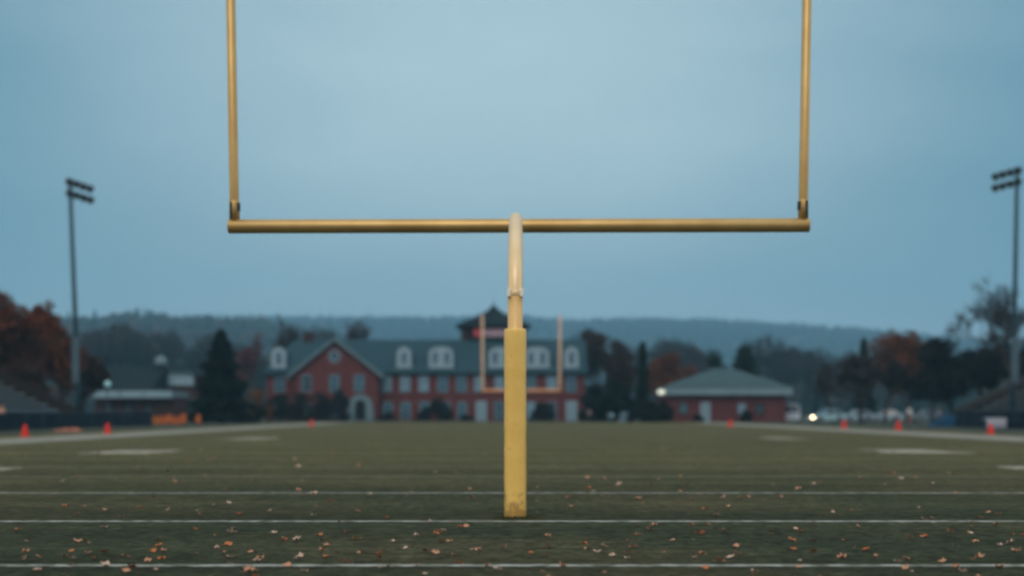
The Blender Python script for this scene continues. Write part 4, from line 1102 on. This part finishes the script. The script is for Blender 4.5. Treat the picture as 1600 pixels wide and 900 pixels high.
def conifer(name, H, W, m, n=5000, seed=1, top=0.0, power=0.9, leaf=0.25):
    t = empty(name, (0,0,0))
    MB().tube([(0,0,0), (0,0,H*0.5), (0,0,H*0.97)], [H*0.022, H*0.013, 0.02], 8).build('trunk', M['bark'], t, smooth=True)
    r_ = np.random.default_rng(seed)
    u = r_.uniform(0, 1, n)**0.8
    z = H*(0.04+0.96*(1-u)); 
    whorl = 0.82+0.20*np.sin(z/H*46+3*np.sin(z*0.7)) + r_.normal(0, 0.05, n)
    a = r_.uniform(0, 6.283, n)
    lump = 1+0.13*np.sin(a*5+z*1.7)+0.08*np.sin(a*9-z*2.3)
    R_ = (W/2)*(u**power)*whorl*lump + 0.1
    q = R_*(r_.uniform(0.15, 1, n)**0.45)
    P = np.stack([q*np.cos(a), q*np.sin(a), z-0.12*q], 1)
    out_ = np.stack([np.cos(a), np.sin(a), np.full(n, -0.35)], 1)+r_.normal(0, 0.25, (n, 3)); out_ /= np.linalg.norm(out_, axis=1)[:, None]
    bb = np.cross(out_, r_.normal(size=(n, 3))); bb /= np.linalg.norm(bb, axis=1)[:, None]
    s = leaf*r_.uniform(0.7, 1.4, n)[:, None]
    V = np.stack([P-out_*s, P+bb*s*0.4, P+out_*s*1.2, P-bb*s*0.4], 1).reshape(-1, 3)
    V[:, 2] = np.maximum(V[:, 2], 0.03)
    A = np.repeat(np.clip(0.5+0.25*np.sin(a*5+z*1.7)+r_.uniform(-.2, .2, n), 0, 1), 4)
    np_mesh('crown', V, np.arange(4*n).reshape(-1, 4), m, t, A)
    return t
def bush(name, H, W, m, n=1500, seed=1, leaf=0.12, depth=None):
    t = empty(name, (0,0,0)); rs = random.Random(seed)
    b = MB()
    for k in range(6):
        a = rs.uniform(0, 6.28); b.tube([(0,0,0), (W*0.15*math.cos(a), W*0.15*math.sin(a), H*0.35), (W*0.3*math.cos(a), W*0.3*math.sin(a), H*0.75)], [0.05, 0.035, 0.015], 5)
    b.build('stems', M['bark'], t)
    cs = []; rr = []
    for k in range(26):
        a = rs.uniform(0, 6.28); q = rs.uniform(0, 0.44)*W; z = rs.uniform(0.12, 0.9)*H*(1-0.5*(q/W/0.44)**2)
        cs.append((q*math.cos(a), q*math.sin(a), z)); rr.append(min(W, H)*rs.uniform(0.11, 0.22))
    V, Fc, A = leaf_cloud(cs, rr, n, leaf, 0.9)
    V[:, 2] = np.maximum(V[:, 2], 0.02)
    np_mesh('foliage', V, Fc, m, t, A)
    return t
def place(t, px, D, label, cat='tree', group=None, s=None, rz=0):
    t.location = (gx(px, D), D, -0.01); t.rotation_euler = (0, 0, rz)
    if s: t.scale = s if isinstance(s, tuple) else (s, s, s)
    if 'group' in t and not group: del t['group']
    return tag(t, label, cat, group)
def hgt(py, D): return CH+(HZ-py)/F*D

T = {}
place(tree('maple_tree', hgt(572, 118), 4.2, M['l_brown'], 5000, 0.18, 16, trunk=0.12, clump=0.15), 34, 118, 'low brown tree filling the gap below the russet maples')
# left russet maples behind the bleachers
t1 = tree('maple_tree', hgt(462, 125), 8.6, M['l_rust'], 15000, 0.17, 11, trunk=0.16, clump=0.105); place(t1, 12, 125, 'tall russet maple at the left edge, above the bleachers')
t2 = tree('maple_tree', hgt(478, 128), 6.6, M['l_rust'], 11000, 0.17, 12, trunk=0.16, clump=0.105); place(t2, 64, 128, 'russet maple just left of the left light pole', rz=1)
t3 = tree('maple_tree', hgt(525, 140), 5.2, M['l_rust'], 8000, 0.2, 13, trunk=0.2, clump=0.17); place(t3, 96, 138, 'lower reddish brown maple behind the left light pole', rz=2)
t4 = tree('maple_tree', hgt(555, 142), 3.8, M['l_brown'], 6000, 0.2, 14, trunk=0.2, clump=0.17); place(t4, 130, 143, 'dull brown tree right of the left light pole, before the low block', rz=2)
t5 = tree('maple_tree', hgt(500, 150), 8, M['l_rust'], 9000, 0.2, 15, trunk=0.2, clump=0.15); place(t5, -40, 140, 'dark russet maple cut by the left photo edge', rz=0.5)
# the big fir
t6 = conifer('fir_tree', hgt(515, 150), 7.0, M['l_dark'], 20000, 21, power=0.74); place(t6, 345, 150, 'big dark fir tree left of the brick hall')
# amber shrub, dark shrubs by the hall
for i, (px, D, H, W, m, lab) in enumerate((
    (400, 176, 4.3, 3.6, 'l_gold', 'amber topped shrub between the fir and the hall'),
    (392, 168, 2.9, 4.2, 'l_bush', 'dark shrub at the right foot of the fir'),
    (436, 180, 3.6, 4.6, 'l_bush', 'dark shrub under the leftmost window of the hall'),
    (470, 182, 4.0, 4.6, 'l_bush', 'dark shrub at the left corner of the gabled wing'),
    (505, 182, 4.2, 4.0, 'l_bush', 'tall dark shrub before the middle of the gabled wing'),
    (530, 182.5, 4.2, 3.4, 'l_bush', 'tall dark shrub left of the arched entrance'),
    (606, 186, 1.3, 2.6, 'l_bush', 'low dark shrub right of the arched entrance'),
    (686, 186, 3.4, 4.2, 'l_bush', 'broad dark shrub before the middle windows of the hall'),
    (664, 187, 1.7, 2.4, 'l_bush', 'small dark shrub left of the broad one at the hall'),
    (848, 186, 2.9, 3.4, 'l_bush', 'dark shrub right of the near goal post, against the hall'),
    (732, 187, 0.9, 2.6, 'l_bush', 'knee high shrub left of the pale door of the hall'),
    (1008, 160, 2.5, 4.4, 'l_bush', 'dark low shrub at the foot of the columnar cypress'),
    (1034, 164, 2.7, 3.6, 'l_bush', 'dark low shrub at the left corner of the field house'),
    (1092, 167, 1.1, 1.7, 'l_bush', 'low shrub left of the field house door'),
    (1166, 167, 1.5, 1.5, 'l_bush', 'rounded shrub before the right part of the field house'))):
    place(bush('shrub', H, W, M[m], 2600, 40+i, 0.14), px, D, lab, 'shrub', 'shrubs along the buildings')
for i, (px, D, H, W, lab) in enumerate((
    (932, 178, 5.0, 4.6, 'dark evergreen hugging the right end of the hall'),
    (962, 172, 5.3, 5.0, 'rounded dark evergreen left of the columnar cypress'),
    (985, 176, 3.6, 3.4, 'lower dark evergreen touching the columnar cypress'))):
    place(bush('evergreen', H, W, M['l_dark'], 6000, 60+i, 0.18), px, D, lab, 'tree', 'dark evergreens right of the hall')
place(conifer('cypress_tree', hgt(534, 165), 1.75, M['l_cyp'], 6000, 22, power=0.42, leaf=0.16), 1004, 165, 'slim columnar cypress between hall and field house')
# orange and red trees
place(tree('maple_tree', hgt(556, 186), 6.2, M['l_orange'], 7000, 0.2, 31, clump=0.15), 1038, 186, 'orange leaved tree right behind the columnar cypress')
place(tree('maple_tree', hgt(562, 196), 5.4, M['l_brown'], 6000, 0.2, 32, clump=0.15), 975, 190, 'rusty brown tree left of the columnar cypress')
place(tree('maple_tree', hgt(575, 200), 4.6, M['l_orange'], 4000, 0.2, 33, clump=0.15), 1074, 200, 'faded orange tree behind the left slope of the field house roof')
place(tree('maple_tree', hgt(523, 158), 7.6, M['l_orange'], 10000, 0.19, 34, clump=0.13, trunk=0.25), 1418, 158, 'large orange red maple right of the dark bare trees')
place(tree('maple_tree', hgt(560, 165), 5.2, M['l_brown'], 6000, 0.2, 35, clump=0.15), 1456, 165, 'brown leaved tree between the orange maple and the evergreen')
place(tree('maple_tree', hgt(528, 215), 6.5, M['l_pink'], 1800, 0.16, 36, bare=True, levels=4, twigs=3), 398, 215, 'thin tree with pinkish red top behind the fir')
place(tree('maple_tree', hgt(505, 222), 7.5, M['l_pink'], 500, 0.16, 37, bare=True, levels=5, twigs=3), 545, 222, 'dark twiggy tree rising behind the peak of the front gable')
place(tree('maple_tree', hgt(503, 230), 6.4, M['l_purp'], 900, 0.16, 38, bare=True, levels=5, twigs=2), 455, 230, 'bare tree above the left hip of the hall roof')
place(tree('maple_tree', hgt(520, 212), 7.0, M['l_brown'], 7000, 0.22, 39, clump=0.13), 938, 212, 'tall brownish tree rising behind the right end of the hall')
place(tree('maple_tree', hgt(536, 222), 6.0, M['l_brown'], 4500, 0.22, 391, clump=0.13), 966, 222, 'second brownish tree right of the hall, half behind the first', rz=1)
# dark trees behind the field house
place(conifer('evergreen_tree', hgt(540, 195), 5.6, M['l_cyp'], 8000, 23, power=0.40, leaf=0.25), 1163, 195, 'broad dark evergreen peeping over the field house roof')
place(tree('evergreen_tree', hgt(552, 205), 4.2, M['l_cyp'], 5000, 0.2, 24, clump=0.17), 1120, 205, 'smaller dark tree left of the evergreen over the field house')
place(conifer('spruce_tree', hgt(528, 185), 3.6, M['l_cyp'], 5000, 25, power=0.75, leaf=0.2), 1350, 185, 'slim spruce tip above the dark bare trees')
# big dark bare trees in front of the cars
place(tree('bare_tree', hgt(556, 150), 6.6, M['l_purp'], 4200, 0.13, 41, bare=True, levels=5, twigs=3, r0=0.24), 1345, 150, 'dark spreading tree in front of the silver blue car')
place(tree('bare_tree', hgt(566, 152), 4.8, M['l_purp'], 3200, 0.13, 42, bare=True, levels=5, twigs=3, r0=0.22), 1382, 152, 'dark bare tree between the spreading tree and the orange maple', rz=1)
place(tree('bare_tree', hgt(570, 185), 5, M['l_purp'], 1500, 0.13, 43, bare=True, levels=5, twigs=2), 1300, 185, 'greyish bare tree above the pale blue car')
# evergreens and the big bare tree at right
for i, (px, D, py, W, lab) in enumerate(((1488, 150, 534, 6.2, 'rounded dark evergreen left of the big bare tree'), (1532, 155, 548, 6.0, 'dark evergreen below the big bare tree'), (1590, 150, 545, 6.0, 'dark evergreen at the right photo edge behind the light pole'))):
    place(tree('evergreen_tree', hgt(py, D), W, M['l_bush'], 14000, 0.17, 50+i, clump=0.12, trunk=0.14), px, D, lab, 'tree', 'dark evergreens behind the right bleachers')
place(tree('bare_tree', hgt(448, 140), 13.5, M['l_purp'], 0, 0.09, 54, bare=True, levels=6, twigs=3, r0=0.62, trunk=0.24, kids=(3, 3), spread=0.62), 1572, 140, 'big bare spreading tree against the sky beside the right light pole')

# mid distance trees: a few kinds copied, each with a place of its own
kinds = {
 'b': tree('bare_tree', 12, 8.0, M['l_purp'], 700, 0.16, 71, bare=True, levels=5, twigs=2),
 'c': tree('bare_tree', 12, 7.0, M['l_purp'], 900, 0.16, 72, bare=True, levels=5, twigs=2),
 'd': tree('broadleaf_tree', 12, 7.5, M['l_brown'], 4500, 0.28, 73, clump=0.14),
 'e': conifer('spruce_tree', 12, 4.6, M['l_cyp'], 4000, 74, power=0.7, leaf=0.3),
 'f': tree('broadleaf_tree', 12, 8, M['l_purp'], 5000, 0.28, 75, clump=0.14),
}
spec = [  # kind, px, D, py of the top, label
 ('f', 150, 250, 522, 'grey brown tree behind the left end of the low block'), ('b', 185, 262, 520, 'bare tree rising behind the low block, below the hill'),
 ('d', 212, 270, 516, 'brownish tree behind the round roof vent'), ('f', 252, 285, 524, 'grey tree behind the white sided upper wall'),
 ('e', 232, 330, 530, 'dark spruce behind the brownish tree and roof vent'), ('c', 290, 262, 528, 'bare tree between the white siding and the fir'),
 ('b', 318, 300, 535, 'bare tree against the left flank of the fir'), ('f', 378, 270, 545, 'grey twiggy tree right behind the fir'),
 ('c', 425, 262, 538, 'bare tree behind the left hip of the hall'), ('f', 402, 300, 560, 'low grey tree between fir and hall'),
 ('b', 492, 290, 517, 'bare tree behind the roof left of the front gable'), ('f', 110, 240, 530, 'grey tree left of the low block, behind the light pole'),
 ('c', 990, 250, 535, 'bare tree behind the columnar cypress'), ('b', 1030, 290, 533, 'thin bare tree above the orange tree'),
 ('f', 1060, 300, 540, 'grey tree above the faded orange tree'), ('d', 1090, 280, 548, 'brownish tree behind the left roof slope of the field house'),
 ('b', 1192, 240, 540, 'bare tree right of the broad evergreen over the field house'), ('c', 1215, 250, 533, 'tall bare tree over the right roof slope of the field house'),
 ('f', 1240, 262, 548, 'grey tree above the white van'), ('b', 1262, 240, 560, 'bare tree above the slim grey pole'),
 ('c', 1290, 260, 552, 'bare tree above the lit headlight, farther back'), ('f', 1322, 280, 560, 'grey tree left of the spruce tip'),
 ('d', 1312, 230, 585, 'low brownish tree behind the bare tree and cars'), ('e', 1268, 310, 550, 'dark spruce far behind the slim grey pole'),
 ('f', 1455, 250, 555, 'grey tree behind the orange maple'), ('b', 1510, 240, 548, 'bare tree behind the rounded evergreens'),
 ('d', 60, 240, 530, 'brown tree seen between the russet maples'), ('f', 1385, 260, 552, 'grey tree behind the left of the orange maple'),
]
used = set()
for i, (k, px, D, py, lab) in enumerate(spec):
    src = kinds[k]
    o = src if k not in used else copy_tree(src)
    used.add(k); h = hgt(py, D)/12.0
    D *= 1.5; h *= 1.5
    place(o, px, D, lab, 'tree', 'trees behind the buildings', (h*random.uniform(.95, 1.25), h*random.uniform(.95, 1.2), h), random.uniform(0, 6.28))
# far wood that reads as one mass below the hills
n = 1100
Yf = rng.uniform(480, 1000, n); Xf = rng.uniform(-0.48, 0.48, n)*Yf
forest('valley_woods', Xf, Yf, np.full(n, -0.5), rng.uniform(9, 19, n), rng.uniform(4.2, 7, n), M['forest'], 'dim grey wood filling the valley behind the buildings', sub=2, con=0.25)

# ------------------------------------------------------------------ fallen leaves
def leaf_mesh(seed):
    rs = random.Random(seed); n = 12; vs_ = [(0, 0, 0.012)]
    for k in range(n):
        a = 2*math.pi*k/n
        r_ = (0.5 if k % 2 else 0.42)*(1.15 if k in (0, 3, 9) else 1)*rs.uniform(0.85, 1.1)
        x, y = r_*math.cos(a), r_*math.sin(a)
        vs_.append((x, y, 0.02 + rs.uniform(0.25, 0.75)*r_*r_*2.0))
    fs_ = [(0, k+1, (k+1) % n+1) for k in range(n)]
    b = MB(); b.add(vs_, fs_)
    b.tube([(-0.3, 0, 0.06), (-0.62, 0.05, 0.05), (-0.8, 0.0, 0.14)], [0.018, 0.014, 0.012], 5)
    me = bpy.data.meshes.new('fallen_leaf'); me.from_pydata(b.v, [], b.f); me.update()
    return me
lm_ = []
cols = [('tan_leaf', (0.52, 0.29, 0.19), (0.42, 0.22, 0.14), 'small curled tan leaf lying on the turf', 'curled tan leaves on the turf'),
        ('orange_leaf', (0.48, 0.18, 0.07), (0.40, 0.14, 0.055), 'small curled orange leaf lying on the turf', 'curled orange leaves on the turf'),
        ('pale_leaf', (0.58, 0.44, 0.36), (0.50, 0.35, 0.28), 'small curled pale pinkish leaf lying on the turf', 'pale pinkish leaves on the turf'),
        ('brown_leaf', (0.22, 0.08, 0.035), (0.16, 0.06, 0.03), 'small dark reddish brown leaf lying on the turf', 'dark reddish brown leaves on the turf')]
for ci, (nm, c1, c2, lab, grp) in enumerate(cols):
    mm = mat(nm, c1, 0.6, c2, 12)
    row = []
    for k in range(4):
        me = leaf_mesh(ci*10+k); me.materials.append(mm); row.append(me)
    lm_.append(row)
pts_ = [(39,865),(60,873),(100,871),(122,849),(133,848),(138,867),(148,875),(163,886),(162,826),(100,792),(164,864),(192,871),(197,895),(206,888),(232,879),(252,876),(249,855),(219,795),(57,894),(349,765),(374,806),(361,834),(356,853),(349,866),(359,873),(405,876),(389,895),(449,886),(469,873),(475,895),(428,834),(443,845),(464,845),(504,845),(510,855),(503,863),(510,872),(473,775),(491,773),(558,800),(562,845),(556,844),(591,872),(594,868),(616,848),(663,863),(681,836),(691,848),(681,866),(604,812),(466,730),(560,730),
(737,780),(728,824),(720,825),(737,861),(717,882),(787,858),(775,892),(855,840),(856,856),(879,887),(830,867),(912,852),(942,855),(931,865),(918,748),(967,759),(888,779),(997,780),(1016,758),(1064,771),(1015,829),(1023,822),(995,838),(1097,835),(1090,835),(1082,823),(1157,779),(1139,793),(1130,779),(1097,869),(1102,891),(1125,878),(1142,873),(1150,857),(1153,868),(1178,895),(1238,846),(1240,861),(1250,832),(1269,846),(1271,864),(1248,889),(1271,820),(1341,824),(1316,874),(1354,862),(1403,880),(1420,841),(1444,841),(1473,879),(1492,888),(1504,896),(1524,850),(1516,835),(1532,811),(1555,822),(1532,874),(1588,864),(1579,850),(1561,888),(1430,747),(1344,749),(1247,765),(1485,833)]
rl = random.Random(99)
extra = []
while len(extra) < 190:
    py = 700 + 205*rl.random()**0.8; px = rl.uniform(-20, 1620)
    extra.append((px, py))
for i, (px, py) in enumerate(pts_+extra):
    ci = rl.choices((0, 1, 2, 3), (0.46, 0.22, 0.27, 0.05))[0]
    o = bpy.data.objects.new('fallen_leaf', lm_[ci][rl.randrange(4)]); C.objects.link(o)
    D = gd(py); s = rl.uniform(0.060, 0.086)*(1 if i < len(pts_) else rl.uniform(0.5, 0.85))*(0.68 + D/38)
    o.location = (gx(px, D), D, 0.008); o.rotation_euler = (rl.uniform(.0, .45), rl.uniform(-.25, .25), rl.uniform(0, 6.28)); o.scale = (s, s*rl.uniform(.7, 1), s*rl.uniform(.6, 1.3))
    tag(o, cols[ci][3], 'leaf', cols[ci][4])

# ------------------------------------------------------------------ short grass gathered at the foot of the post
n = 2600; a = rng.uniform(0, 6.283, n); q = 0.12 + np.abs(rng.normal(0, 0.07, n)); bx_, by_ = gx(805, 14.8), 14.8
P = np.stack([bx_+q*np.cos(a), by_+q*np.sin(a), np.zeros(n)], 1); h = rng.uniform(0.012, 0.042, n)*np.clip(1.25-(q-0.12)*4, 0.3, 1)
t_ = rng.uniform(0, 6.283, n); w = 0.0022; dx, dy = np.cos(t_)*w, np.sin(t_)*w
A0 = P+np.stack([dx, dy, 0*dx], 1); A1 = P-np.stack([dx, dy, 0*dx], 1); A2 = P+np.stack([rng.normal(0, .008, n), rng.normal(0, .008, n), h], 1)
M['blade'] = mat('grass_blades', (0.050, 0.070, 0.035), 0.9, (0.085, 0.085, 0.045), 20)
o = np_mesh('grass', np.stack([A0, A1, A2], 1).reshape(-1, 3), np.arange(3*n).reshape(-1, 3), M['blade'])
tag(o, 'short ragged grass gathered round the foot of the yellow pad', 'grass', kind='stuff')
